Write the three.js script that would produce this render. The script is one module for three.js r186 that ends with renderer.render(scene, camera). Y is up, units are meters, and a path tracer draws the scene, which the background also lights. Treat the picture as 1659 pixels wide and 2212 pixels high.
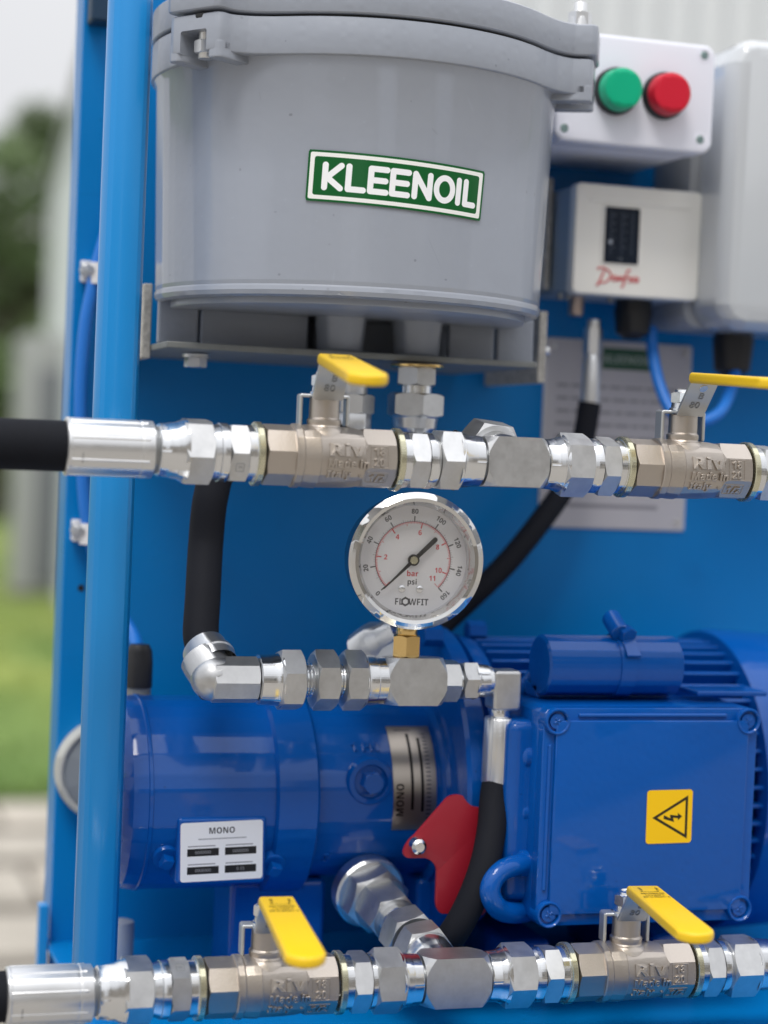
import * as THREE from 'three';
import { RoundedBoxGeometry } from 'three/addons/geometries/RoundedBoxGeometry.js';
import { TextGeometry } from 'three/addons/geometries/TextGeometry.js';
import { FontLoader } from 'three/addons/loaders/FontLoader.js';
import { Brush, Evaluator, SUBTRACTION } from 'three-bvh-csg';
import { mergeGeometries, toCreasedNormals } from 'three/addons/utils/BufferGeometryUtils.js';

// ---------------------------------------------------------------- camera, sky, sun, exposure
const scene = new THREE.Scene();
const PW = 1659, PH = 2212, F = 4200, D = Math.PI / 180;
const YAW = 17.2 * D, PITCH = 1.8 * D, ROLL = 2.41 * D;
const camera = new THREE.PerspectiveCamera(2 * Math.atan(PH / 2 / F) / D, 3 / 4, 0.05, 300);
camera.position.set(-0.3096, 0.00526, 1.00369);
camera.rotation.order = 'YXZ';
camera.rotation.set(-PITCH, -YAW, ROLL);
camera.updateMatrixWorld(true);
camera.focus = 1.085;
camera.userData.fStop = camera.getFocalLength() / 18.5;      // an 18.5 mm wide aperture

const renderer = new THREE.WebGLRenderer({ antialias: true });
renderer.setSize(768, 1024);
renderer.toneMapping = THREE.LinearToneMapping;
renderer.toneMappingExposure = 1.7;
renderer.shadowMap.enabled = true;

function rng(seed) { let s = seed >>> 0; return () => { s = (s + 0x6D2B79F5) | 0; let t = Math.imul(s ^ (s >>> 15), 1 | s); t = (t + Math.imul(t ^ (t >>> 7), 61 | t)) ^ t; return ((t ^ (t >>> 14)) >>> 0) / 4294967296; }; }
// tileable value noise on an n x n grid of values
function valueNoise(seed, n, nx = n) {
  const r = rng(seed), g = new Float32Array(n * nx); for (let i = 0; i < n * nx; i++) g[i] = r();
  const sm = t => t * t * (3 - 2 * t);
  return (u, v) => {
    const x = ((u % 1) + 1) % 1 * nx, y = ((v % 1) + 1) % 1 * n, x0 = Math.floor(x) % nx, y0 = Math.floor(y) % n, x1 = (x0 + 1) % nx, y1 = (y0 + 1) % n, a = sm(x - Math.floor(x)), b = sm(y - Math.floor(y));
    return (g[y0 * nx + x0] * (1 - a) + g[y0 * nx + x1] * a) * (1 - b) + (g[y1 * nx + x0] * (1 - a) + g[y1 * nx + x1] * a) * b;
  };
}
{ // overcast sky
  const w = 512, h = 256, d = new Float32Array(w * h * 4), n1 = valueNoise(5, 4, 8), n2 = valueNoise(6, 10, 20), n3 = valueNoise(7, 24, 48);
  for (let j = 0; j < h; j++) for (let i = 0; i < w; i++) {
    const el = ((j + 0.5) / h - 0.5) * Math.PI, u = i / w, v = j / h, s = Math.max(0, Math.sin(el));
    const c = 0.5 * n1(u, v) + 0.3 * n2(u, v) + 0.2 * n3(u, v);
    const L = el < 0 ? 0.25 : (0.43 + 0.68 * s * s) * (0.86 + 0.3 * c);
    const k = (j * w + i) * 4; d[k] = L * 0.985; d[k + 1] = L * 0.995; d[k + 2] = L * 1.03; d[k + 3] = 1;
  }
  const t = new THREE.DataTexture(d, w, h, THREE.RGBAFormat, THREE.FloatType);
  t.mapping = THREE.EquirectangularReflectionMapping; t.magFilter = t.minFilter = THREE.LinearFilter; t.needsUpdate = true;
  scene.background = t; scene.environment = t;
}
const sun = new THREE.DirectionalLight(0xfff9f1, 1.1);
sun.position.set(-1.6, 5, 2.6); sun.castShadow = true; sun.shadow.radius = 40; sun.shadow.mapSize.set(2048, 2048);
Object.assign(sun.shadow.camera, { left: -3, right: 3, top: 3, bottom: -3, near: 0.1, far: 20 });
scene.add(sun);

// ---------------------------------------------------------------- helpers
const V = (x, y, z) => new THREE.Vector3(x, y, z);
const ray = (x, y) => V((x - PW / 2) / F, -(y - PH / 2) / F, -1).applyQuaternion(camera.quaternion);
function at(x, y, z = 0) { const r = ray(x, y); return camera.position.clone().addScaledVector(r, (z - camera.position.z) / r.z); }
function far(x, y, d) { return camera.position.clone().addScaledVector(ray(x, y), d); }
const GY = -1.2;
function onGround(x, y) { const r = ray(x, y); return camera.position.clone().addScaledVector(r, (GY - camera.position.y) / r.y); }
const names = {};
function numbered(n) { names[n] = (names[n] ?? -1) + 1; return names[n] ? `${n}_${String(names[n]).padStart(3, '0')}` : n; }
function thing(name, label, category, p = [0, 0, 0], group) {
  const o = new THREE.Group(); o.name = numbered(name); o.position.set(...p); scene.add(o);
  o.userData = { label, category }; if (group) o.userData.group = group; return o;
}
function uvBox(g) {
  g = g.index ? g.toNonIndexed() : g;
  if (!g.attributes.normal) g.computeVertexNormals();
  const p = g.attributes.position, n = p.count, uv = new Float32Array(n * 2);
  const a = V(), b = V(), c = V(), e = V();
  for (let i = 0; i < n; i += 3) {
    a.fromBufferAttribute(p, i); b.fromBufferAttribute(p, i + 1); c.fromBufferAttribute(p, i + 2);
    e.copy(c).sub(b).cross(a.clone().sub(b)); const x = Math.abs(e.x), y = Math.abs(e.y), z = Math.abs(e.z);
    for (let k = 0; k < 3; k++) {
      const X = p.getX(i + k), Y = p.getY(i + k), Z = p.getZ(i + k), o = (i + k) * 2;
      if (x >= y && x >= z) { uv[o] = Z; uv[o + 1] = Y; } else if (y >= z) { uv[o] = X; uv[o + 1] = Z; } else { uv[o] = X; uv[o + 1] = Y; }
    }
  }
  g.setAttribute('uv', new THREE.BufferAttribute(uv, 2)); return g;
}
function clean(g) { g = g.index ? g.toNonIndexed() : g; for (const k of Object.keys(g.attributes)) if (!['position', 'normal'].includes(k)) g.deleteAttribute(k); if (!g.attributes.normal) g.computeVertexNormals(); return g; }
function part(parent, name, geo, mat, label, keepUV) {
  let g = Array.isArray(geo) ? (geo.length > 1 ? mergeGeometries(geo.map(clean)) : geo[0]) : geo;
  if (!keepUV) g = uvBox(g);
  const m = new THREE.Mesh(g, mat); m.name = name; m.castShadow = m.receiveShadow = true;
  if (parent === scene) m.name = numbered(name);
  if (label) m.userData.label = label; parent.add(m); return m;
}
const crease = (g, a = 0.6) => toCreasedNormals(g, a);
function xf(g, p = [0, 0, 0], r = [0, 0, 0], s = 1) { g = g.clone(); g.applyMatrix4(new THREE.Matrix4().compose(V(...p), new THREE.Quaternion().setFromEuler(new THREE.Euler(...r)), typeof s === 'number' ? V(s, s, s) : V(...s))); return g; }
function toAxis(g, axis) { if (axis === 'x') g.rotateZ(-Math.PI / 2); else if (axis === 'z') g.rotateX(Math.PI / 2); return g; }
// a turned piece: pts are [distance along the axis, radius]
function lathe(pts, axis = 'x', seg = 56, mod) {
  let g = new THREE.LatheGeometry(pts.map(([t, r]) => new THREE.Vector2(Math.max(r, 1e-6), t)), seg);
  if (mod) { const p = g.attributes.position; for (let i = 0; i < p.count; i++) { const f = mod(Math.atan2(p.getX(i), p.getZ(i)), p.getY(i)); p.setX(i, p.getX(i) * f); p.setZ(i, p.getZ(i) * f); } }
  g.deleteAttribute('normal'); g.deleteAttribute('uv'); g = crease(g, 0.55); return toAxis(g, axis);
}
function cyl(t0, t1, r, axis = 'x', b = 0.0005, seg = 48) { b = Math.min(b, r * 0.4, (t1 - t0) * 0.4); return lathe([[t0, 0], [t0, r - b], [t0 + b * 0.3, r - b * 0.3], [t0 + b, r], [t1 - b, r], [t1 - b * 0.3, r - b * 0.3], [t1, r - b], [t1, 0]], axis, seg); }
// n-sided bar with turned chamfers at its ends: face normals at rot + k*360/n, measured from the front (+z) upwards
function bar(n, af, t0, t1, { rot = 0, r0, r1, k0 = 0.58, k1 = 0.58, axis = 'x', m = 10 } = {}) {
  const a = af / 2; r0 = r0 ?? a * 0.99; r1 = r1 ?? a * 0.99; const P = [], half = Math.PI / n;
  const pt = (t, r, th) => [t, r * Math.sin(th), r * Math.cos(th)];
  const quad = (A, B, C, E) => P.push(...A, ...B, ...C, ...A, ...C, ...E), tri = (A, B, C) => P.push(...A, ...B, ...C);
  for (let i = 0; i < n; i++) for (let j = 0; j < m; j++) {
    const s = [j, j + 1].map(q => { const psi = -half + 2 * half * q / m, th = rot * D + i * 2 * half + psi, r = a / Math.cos(psi); return { th, r, e0: Math.min(r0, r), e1: Math.min(r1, r), c0: t0 + Math.max(0, r - r0) * k0, c1: t1 - Math.max(0, r - r1) * k1 }; });
    const [p, q] = s;
    const L = x => [pt(t0, x.e0, x.th), pt(x.c0, x.r, x.th), pt(x.c1, x.r, x.th), pt(t1, x.e1, x.th)], A = L(p), B = L(q);
    tri(pt(t0, 0, 0), A[0], B[0]); for (let u = 0; u < 3; u++) quad(A[u], A[u + 1], B[u + 1], B[u]); tri(pt(t1, 0, 0), B[3], A[3]);
  }
  let g = new THREE.BufferGeometry(); g.setAttribute('position', new THREE.Float32BufferAttribute(P, 3));
  g = crease(g, 0.3); if (axis === 'y') g.rotateZ(Math.PI / 2); else if (axis === 'z') g.rotateY(-Math.PI / 2); return g;
}
function box(w, h, d, p = [0, 0, 0], r = 0.0008, rot = [0, 0, 0], seg = 3) { r = Math.min(r, w / 2.01, h / 2.01, d / 2.01); return xf(new RoundedBoxGeometry(w, h, d, seg, r), p, rot); }
function tube(pts, r, seg = 64, rad = 20, tension = 0.5) { const c = new THREE.CatmullRomCurve3(pts, false, 'catmullrom', tension); return new THREE.TubeGeometry(c, seg, r, rad, false); }
function shapeOf(pts) { const s = new THREE.Shape(); pts.forEach(([x, y], i) => i ? s.lineTo(x, y) : s.moveTo(x, y)); s.closePath(); return s; }
function roundRect(w, h, r) { const s = new THREE.Shape(), x = -w / 2, y = -h / 2; s.moveTo(x + r, y); s.lineTo(x + w - r, y); s.absarc(x + w - r, y + r, r, -Math.PI / 2, 0); s.lineTo(x + w, y + h - r); s.absarc(x + w - r, y + h - r, r, 0, Math.PI / 2); s.lineTo(x + r, y + h); s.absarc(x + r, y + h - r, r, Math.PI / 2, Math.PI); s.lineTo(x, y + r); s.absarc(x + r, y + r, r, Math.PI, 1.5 * Math.PI); return s; }
function slab(shape, t, bevel = 0.0005, seg = 2) { const g = new THREE.ExtrudeGeometry(shape, { depth: t - 2 * bevel, bevelEnabled: bevel > 0, bevelSize: bevel, bevelThickness: bevel, bevelOffset: -bevel, bevelSegments: seg, curveSegments: 16 }); g.translate(0, 0, bevel); return crease(g, 0.5); }
// turn a part that is built along +x so that it runs from a to b
function along(a, b) { return new THREE.Quaternion().setFromUnitVectors(V(1, 0, 0), b.clone().sub(a).normalize()); }
function put(g, a, b) { g = g.clone(); g.applyQuaternion(along(a, b)); g.translate(a.x, a.y, a.z); return g; }
const fontB = await new FontLoader().loadAsync('fonts/droid/droid_sans_bold.typeface.json');
const fontR = await new FontLoader().loadAsync('fonts/droid/droid_sans_regular.typeface.json');
function text(s, size, depth, font = fontB, p = [0, 0, 0], bevel = 0.0001) { const g = new TextGeometry(s, { font, size, depth, curveSegments: 4, bevelEnabled: bevel > 0, bevelThickness: bevel, bevelSize: bevel, bevelSegments: 1 }); return xf(clean(g), p); }

// ---------------------------------------------------------------- materials
function dataTex(n, fn, rep) {
  const d = new Uint8Array(n * n * 4);
  for (let j = 0; j < n; j++) for (let i = 0; i < n; i++) { const v = fn(i / n, j / n), k = (j * n + i) * 4; const a = Array.isArray(v) ? v : [v, v, v]; for (let c = 0; c < 3; c++) d[k + c] = Math.max(0, Math.min(255, a[c] * 255)); d[k + 3] = 255; }
  const t = new THREE.DataTexture(d, n, n); t.wrapS = t.wrapT = THREE.RepeatWrapping; t.magFilter = THREE.LinearFilter; t.minFilter = THREE.LinearFilter; t.repeat.set(rep, rep); t.needsUpdate = true; return t;
}
const nA = valueNoise(11, 8), nB = valueNoise(12, 24), nC = valueNoise(13, 64), nD = valueNoise(14, 110), nE = valueNoise(15, 3);
const grain = dataTex(256, (u, v) => 0.55 * nC(u, v) + 0.45 * nD(u, v), 25);                 // 40 mm tile: cast skin
const mottle = dataTex(256, (u, v) => { const c = 0.3 * nA(u, v) + 0.4 * nB(u, v) + 0.3 * nC(u, v); return 0.72 + 0.56 * (c - 0.5); }, 22);
const mottleSoft = dataTex(256, (u, v) => 0.86 + 0.26 * (0.5 * nA(u, v) + 0.3 * nB(u, v) + 0.2 * nC(u, v) - 0.5), 12);
const peel = dataTex(256, (u, v) => 0.6 * nB(u, v) + 0.4 * nA(u, v), 14);
const smudge = dataTex(256, (u, v) => 0.8 + 0.5 * (0.5 * nE(u, v) + 0.3 * nA(u, v) + 0.2 * nB(u, v) - 0.5), 5);
const weave = dataTex(128, (u, v) => 0.5 + 0.25 * Math.sin((u + v) * 2 * Math.PI * 16) + 0.25 * Math.sin((u - v) * 2 * Math.PI * 16), 45);
// paint wear: a few pits, dust specks and pale rubbed streaks on an otherwise even coat
const wear = (() => { const n = 1024, d = new Float32Array(n * n).fill(0.955), r = rng(99); for (let j = 0; j < n; j++) for (let i = 0; i < n; i++) d[j * n + i] += 0.05 * (nA(i / n, j / n) * 0.6 + nB(i / n, j / n) * 0.4 - 0.5);
  const dab = (x, y, a, b, v, th = 0) => { const R = Math.ceil(Math.max(a, b)); for (let q = -R; q <= R; q++) for (let p = -R; p <= R; p++) { const u = (p * Math.cos(th) + q * Math.sin(th)) / a, w = (-p * Math.sin(th) + q * Math.cos(th)) / b, k = 1 - u * u - w * w; if (k > 0) { const o = ((y + q + n) % n) * n + (x + p + n) % n; d[o] += v * Math.min(1, k * 1.6); } } };
  for (let i = 0; i < 55; i++) dab(Math.floor(r() * n), Math.floor(r() * n), 1.5 + r() * 2.2, 1.5 + r() * 2, -0.1 - 0.25 * r());
  for (let i = 0; i < 60; i++) dab(Math.floor(r() * n), Math.floor(r() * n), 1.2 + r() * 1.5, 1.2 + r() * 1.5, 0.12);
  for (let i = 0; i < 26; i++) dab(Math.floor(r() * n), Math.floor(r() * n), 10 + r() * 40, 1 + r() * 1.6, (r() < 0.6 ? 0.06 : -0.07), r() * 3.14);
  for (let i = 0; i < 14; i++) dab(Math.floor(r() * n), Math.floor(r() * n), 18 + r() * 34, 8 + r() * 18, (r() - 0.6) * 0.04, r() * 3.14);
  return dataTex(n, (u, v) => Math.min(1, d[Math.floor(v * n) * n + Math.floor(u * n)]), 3.3); })();
const lin = (r, g, b) => new THREE.Color().setRGB(r, g, b);
const std = (c, roughness, metalness, o = {}) => new THREE.MeshStandardMaterial({ color: c, roughness, metalness, ...o });
const phys = (c, roughness, o = {}) => new THREE.MeshPhysicalMaterial({ color: c, roughness, metalness: 0, ...o });
const M = {
  zinc: std(lin(0.76, 0.77, 0.78), 0.4, 1, { roughnessMap: mottleSoft, bumpMap: mottleSoft, bumpScale: 0.00008 }),
  zincFlat: std(lin(0.72, 0.73, 0.74), 0.46, 1, { roughnessMap: mottleSoft, map: mottleSoft, bumpMap: mottleSoft, bumpScale: 0.0001 }),
  zincTurned: std(lin(0.80, 0.815, 0.83), 0.27, 1, { roughnessMap: mottle }),
  zincDark: std(lin(0.34, 0.35, 0.36), 0.45, 1),
  nickel: std(lin(0.52, 0.472, 0.425), 0.5, 1, { roughnessMap: mottleSoft, bumpMap: grain, bumpScale: 0.00006 }),
  strip: std(lin(0.56, 0.58, 0.59), 0.48, 0.85, { roughnessMap: mottleSoft }),
  chrome: std(lin(0.70, 0.70, 0.69), 0.13, 1),
  brass: std(lin(0.83, 0.58, 0.24), 0.28, 1, { roughnessMap: mottle }),
  seal: std(lin(0.66, 0.64, 0.47), 0.36, 0.9, { roughnessMap: mottle }),
  galv: phys(lin(0.27, 0.285, 0.28), 0.6, { metalness: 0.15, map: mottleSoft }),
  cutEdge: phys(lin(0.64, 0.62, 0.57), 0.8, { map: mottle, bumpMap: mottle, bumpScale: 0.001 }),
  rubber: phys(lin(0.009, 0.0105, 0.0155), 0.75, { specularIntensity: 0.35, bumpMap: weave, bumpScale: 0.00012, map: mottleSoft }),
  rubberPlain: phys(lin(0.010, 0.0115, 0.017), 0.75, { specularIntensity: 0.35 }),
  blackPlastic: phys(lin(0.012, 0.013, 0.016), 0.45, {}),
  yellow: phys(lin(0.86, 0.56, 0.006), 0.36, { clearcoat: 0.25, clearcoatRoughness: 0.3, bumpMap: peel, bumpScale: 0.0001 }),
  frameBlue: phys(lin(0.0, 0.20, 0.56), 0.45, { specularIntensity: 0.4, clearcoat: 0.2, clearcoatRoughness: 0.25, roughnessMap: smudge, map: wear, bumpMap: peel, bumpScale: 0.00003 }),
  postBlue: phys(lin(0.010, 0.25, 0.64), 0.35, { specularIntensity: 0.4, clearcoat: 0.5, clearcoatRoughness: 0.18, bumpMap: peel, bumpScale: 0.00003 }),
  pumpBlue: phys(lin(0.0, 0.085, 0.39), 0.4, { specularIntensity: 0.2, clearcoat: 0.7, clearcoatRoughness: 0.06, bumpMap: peel, bumpScale: 0.00022, map: wear }),
  tank: phys(lin(0.335, 0.37, 0.44), 0.4, { clearcoat: 0.8, clearcoatRoughness: 0.12, bumpMap: peel, bumpScale: 0.00008, map: wear }),
  tankCast: phys(lin(0.32, 0.352, 0.415), 0.42, { clearcoat: 0.45, clearcoatRoughness: 0.24, bumpMap: peel, bumpScale: 0.0002, map: wear }),
  greyBox: phys(lin(0.80, 0.82, 0.92), 0.45, { clearcoat: 0.1 }),
  cream: phys(lin(0.92, 0.91, 0.86), 0.55),
  slate: phys(lin(0.34, 0.42, 0.50), 0.55),
  cover: phys(lin(0.52, 0.55, 0.58), 0.18, { clearcoat: 0.8, clearcoatRoughness: 0.08 }),
  boxGrey: phys(lin(0.34, 0.36, 0.39), 0.5),
  green: phys(lin(0.0, 0.42, 0.22), 0.35, { specularIntensity: 0.5, clearcoat: 0.15, clearcoatRoughness: 0.3 }),
  red: phys(lin(0.60, 0.012, 0.035), 0.35, { specularIntensity: 0.5, clearcoat: 0.15, clearcoatRoughness: 0.3 }),
  guard: phys(lin(0.31, 0.005, 0.02), 0.5, { clearcoat: 0.15 }),
  white: phys(lin(0.78, 0.78, 0.78), 0.5),
  clip: phys(lin(0.72, 0.72, 0.74), 0.5),
  cable: phys(lin(0.01, 0.17, 0.62), 0.42),
  plate: std(lin(0.66, 0.66, 0.69), 0.5, 0.2),
  paleGrey: phys(lin(0.40, 0.44, 0.52), 0.5),
  discGrey: phys(lin(0.22, 0.25, 0.28), 0.6),
  discRim: phys(lin(0.45, 0.46, 0.44), 0.55),
  black: phys(lin(0.008, 0.008, 0.009), 0.5),
  cladding: phys(lin(0.70, 0.735, 0.75), 0.6),
  roofing: phys(lin(0.35, 0.36, 0.36), 0.6),
  cabinet: phys(lin(0.36, 0.37, 0.37), 0.6),
  slabStone: phys(lin(0.60, 0.55, 0.48), 0.9, { map: smudge }),
  slabStone2: phys(lin(0.54, 0.50, 0.44), 0.9, { map: smudge }),
  joint: phys(lin(0.10, 0.09, 0.08), 0.95),
  soil: phys(lin(0.13, 0.19, 0.045), 0.95, { map: smudge }),
  bark: phys(lin(0.07, 0.055, 0.04), 0.9),
  yard: phys(lin(0.36, 0.335, 0.30), 0.95, { map: smudge }),
};
function canvasTex(w, h, draw) { const c = document.createElement('canvas'); c.width = w; c.height = h; draw(c.getContext('2d'), w, h); const t = new THREE.CanvasTexture(c); t.colorSpace = THREE.SRGBColorSpace; t.anisotropy = 8; return t; }
// a flat print with its picture's corners at the corners of the sheet; a thin card with real thickness under it
function print(parent, name, w, h, tex, p, rot, { r = 0.0008, t = 0.0004, rough = 0.4, metal = 0, label } = {}) {
  const g = new THREE.ShapeGeometry(roundRect(w, h, r), 8), q = g.attributes.position, uv = g.attributes.uv;
  for (let i = 0; i < q.count; i++) uv.setXY(i, q.getX(i) / w + 0.5, q.getY(i) / h + 0.5);
  const m = part(parent, name, xf(g, p, rot), phys(0xffffff, rough, { map: tex, metalness: metal }), label, true); return m;
}

// ---------------------------------------------------------------- the ground
const structure = (o) => { o.userData.kind = 'structure'; return o; };
{
  const edge = onGround(60, 1745).z;                                   // where the lawn begins
  structure(part(scene, 'yard', xf(new THREE.BoxGeometry(80, 0.1, 40), [0, GY - 0.066, edge + 20]), M.yard));
  structure(part(scene, 'lawn', xf(new THREE.BoxGeometry(160, 0.1, 120), [0, GY - 0.07, edge - 60]), M.soil));
  const paving = new THREE.Group(); paving.name = 'paving'; structure(paving); scene.add(paving);
  part(paving, 'bedding', box(7, 0.03, 3.2, [1.2, GY - 0.033 + 0.03, edge + 1.6], 0.002), M.joint);
  const R = rng(3), zs = [1745, 1812, 1884, 1985, 2110, 2260].map(y => onGround(60, y).z);
  const geos = [0, 1, 2].map(() => 0);
  for (let i = 0; i < 5; i++) for (let k = 0; k < 7; k++) {
    const d = zs[i + 1] - zs[i], g = box(0.88, 0.03, d - 0.13, [0, 0, 0], 0.006);
    const m = part(paving, 'paving_slab', g, R() < 0.5 ? M.slabStone : M.slabStone2);
    m.name = numbered('paving_slab'); m.position.set(-2.2 + k * 0.9 + (i % 2) * 0.45 + 1.2, GY + 0.016 + R() * 0.006, (zs[i] + zs[i + 1]) / 2); m.rotation.y = (R() - 0.5) * 0.006;
  }
  // grass: tufts of blades over the strip of lawn in view
  const bl = [], r2 = rng(8);
  for (let b = 0; b < 7; b++) {
    const a = r2() * 6.28, lean = 0.3 + r2() * 0.5, h = 0.05 + r2() * 0.05, w = 0.004, ca = Math.cos(a), sa = Math.sin(a), ox = (r2() - 0.5) * 0.06, oz = (r2() - 0.5) * 0.06;
    const P = (t, s) => [ox + ca * lean * h * t * t + -sa * s * w * (1 - t), h * t, oz + sa * lean * h * t * t + ca * s * w * (1 - t)];
    for (const [t0, t1] of [[0, 0.5], [0.5, 1]]) bl.push(...P(t0, -1), ...P(t0, 1), ...P(t1, 1), ...P(t0, -1), ...P(t1, 1), ...P(t1, -1));
  }
  const g = new THREE.BufferGeometry(); g.setAttribute('position', new THREE.Float32BufferAttribute(bl, 3)); g.computeVertexNormals();
  const N = 26000, im = new THREE.InstancedMesh(g, phys(lin(0.27, 0.40, 0.13), 0.6, { side: THREE.DoubleSide, transmission: 0.25, thickness: 0 }), N), m4 = new THREE.Matrix4(), q = new THREE.Quaternion(), col = new THREE.Color(), pn = valueNoise(31, 9);
  for (let i = 0; i < N; i++) {
    const dist = 5.8 + 22 * Math.pow(r2(), 1.4), p = onGround(60, 1745), x0 = camera.position.x + dist * Math.tan(YAW - 15.2 * D + (r2() - 0.32) * 10 * D), z = camera.position.z - dist;
    if (z > edge - 0.03) { m4.makeScale(0.001, 0.001, 0.001); m4.setPosition(0, GY - 0.05, edge - 5); im.setMatrixAt(i, m4); im.setColorAt(i, col); continue; }
    q.setFromAxisAngle(V(0, 1, 0), r2() * 6.28); const s = 0.7 + r2() * 0.9; m4.compose(V(x0, GY - 0.02, z), q, V(s * 1.5, s, s * 1.5)); im.setMatrixAt(i, m4);
    const n = pn(x0 * 0.2, z * 0.12), k = 0.75 + 0.5 * n + 0.25 * r2(); col.setRGB(k * (0.85 + 0.5 * n), k, k * 0.8); im.setColorAt(i, col);
  }
  im.name = 'grass'; im.userData = { kind: 'stuff', label: 'short green lawn grass beyond the paving slabs', category: 'grass' }; im.receiveShadow = true; scene.add(im);
}

// ---------------------------------------------------------------- the building and trees far behind
{
  const corner = far(196, 900, 10.6), endW = far(97, 900, 18.5), roofY = GY + 3.55;
  const t = thing('white_building', 'blurred white building whose long side shows left of the blue panel, behind the cabinet', 'building', [corner.x, GY, corner.z]);
  const side = V(endW.x - corner.x, 0, endW.z - corner.z), L = side.length(), dir = side.clone().normalize();
  const W = 9, H = roofY - GY, peak = H + 3.4;
  // gable front faces +z, runs to the right
  const front = shapeOf([[0, 0], [W, 0], [W, H], [W / 2, peak], [0, H]]);
  part(t, 'front_wall', xf(slab(front, 0.12, 0.004), [0, 0, -0.12]), M.cladding);
  const sg = box(L, H, 0.12, [L / 2, H / 2, 0.06], 0.004); const ry = Math.atan2(-dir.z, dir.x); sg.rotateY(ry);
  part(t, 'side_wall', xf(sg, [dir.x * 0.005 - 0.002, 0, -0.125]), M.cladding);
  part(t, 'back_wall', xf(slab(front, 0.12, 0.004), [side.x + 0.02, 0, side.z - 0.05]), M.cladding);
  const rp = (a, b) => { const g = new THREE.BufferGeometry(); const q = [a[0], a[1], b[0], b[1]], up = 0.09; const P = []; const quad = (A, B, C, E) => P.push(...A, ...B, ...C, ...A, ...C, ...E); const lo = q, hi = q.map(v => [v[0], v[1] + up, v[2]]); quad(lo[3], lo[2], lo[1], lo[0]); quad(...hi); for (let i = 0; i < 4; i++) { const j = (i + 1) % 4; quad(lo[i], lo[j], hi[j], hi[i]); } g.setAttribute('position', new THREE.Float32BufferAttribute(P, 3)); g.computeVertexNormals(); return g; };
  const ridgeA = [W / 2, peak, 0.1], ridgeB = [W / 2 + side.x, peak, side.z - 0.1];
  part(t, 'roof', [rp([[-0.06, H - 0.03, 0.1], ridgeA], [ridgeB, [side.x - 0.06, H - 0.03, side.z - 0.1]]), rp([ridgeA, [W + 0.1, H - 0.03, 0.1]], [[W + side.x + 0.1, H - 0.03, side.z - 0.1], ridgeB])], M.roofing);
  // outdoor cabinet in front of the side wall
  const cp = far(78, 1200, 14.2), c = thing('outdoor_cabinet', 'blurred pale grey cabinet standing on the lawn against the white building', 'cabinet', [cp.x, GY, cp.z]);
  part(c, 'housing', slab(roundRect(0.36, 1.92, 0.08), 0.4, 0.01).translate(0, 0.98, -0.2), M.cabinet);
  part(c, 'door', slab(roundRect(0.2, 1.55, 0.02), 0.03, 0.004).translate(0.06, 0.92, 0.203), std(lin(0.15, 0.16, 0.18), 0.5, 0));
  part(c, 'plinth', box(0.4, 0.1, 0.44, [0, 0.04, 0], 0.01), M.joint);
}
{ // corrugated shed whose wall shows above the machine at the right
  const dz = 4.1, p0 = far(640, 60, dz), z0 = far(1350, 60, dz).z, H = 2.75, W = 2.6, N = Math.ceil(W / 0.076);
  const t = thing('corrugated_shed', 'white corrugated metal wall showing above the lamp box at the upper right', 'shed', [p0.x, GY, z0]);
  part(t, 'wall', box(W, H, 1.6, [W / 2, H / 2, -0.82], 0.005), M.cladding);
  const pr = []; for (let i = 0; i <= 8; i++) pr.push([-0.038 + 0.0095 * i, -0.011 * (1 - Math.cos(i / 4 * Math.PI))]);
  const rib = slab(shapeOf([...pr, [0.038, 0.012], [-0.038, 0.012]]), H, 0); rib.rotateX(-Math.PI / 2); const g = uvBox(rib);
  for (let i = 0; i < N; i++) { const m = new THREE.Mesh(g, M.cladding); m.name = 'corrugation'; m.position.set(0.038 + i * 0.076, 0, -0.004); m.castShadow = m.receiveShadow = true; t.add(m); }
  part(t, 'roof', box(W + 0.2, 0.06, 1.9, [W / 2, H + 0.04, -0.8], 0.01), M.roofing);
}
// the two buildings across the yard, which the fittings and the paint mirror
for (const [label, x0, x1, h, tone] of [['tan building across the yard, left of two seen only as mirror images', -22, -5.2, 4.4, 1], ['longer tan building across the yard, the right one of two seen only as mirror images', -1.6, 18, 3.9, 0.9]]) {
  const t = thing('tan_building', label, 'building', [(x0 + x1) / 2, GY, 10.5]), W = x1 - x0;
  part(t, 'wall', box(W, h, 5, [0, h / 2, 2.5], 0.01), phys(lin(0.40 * tone, 0.36 * tone, 0.31 * tone), 0.9));
  part(t, 'roof', [xf(box(W + 0.6, 0.15, 3.1, [0, 0, 0], 0.02), [0, h + 0.55, 1.1], [-0.4, 0, 0]), xf(box(W + 0.6, 0.15, 3.1, [0, 0, 0], 0.02), [0, h + 0.55, 3.9], [0.4, 0, 0])], phys(lin(0.11, 0.10, 0.095), 0.8));
  for (let x = -W / 2 + 2.2; x < W / 2 - 1.5; x += 4) { const w = part(t, 'window', box(1.6, 1.3, 0.06, [x, 2.3, -0.01], 0.01), phys(lin(0.05, 0.055, 0.06), 0.1)); part(w, 'window_frame', [box(1.76, 0.08, 0.1, [x, 2.99, -0.02], 0.01), box(1.76, 0.08, 0.1, [x, 1.61, -0.02], 0.01), box(0.08, 1.3, 0.1, [x - 0.84, 2.3, -0.02], 0.01), box(0.08, 1.3, 0.1, [x + 0.84, 2.3, -0.02], 0.01)], M.white); }
}
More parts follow.
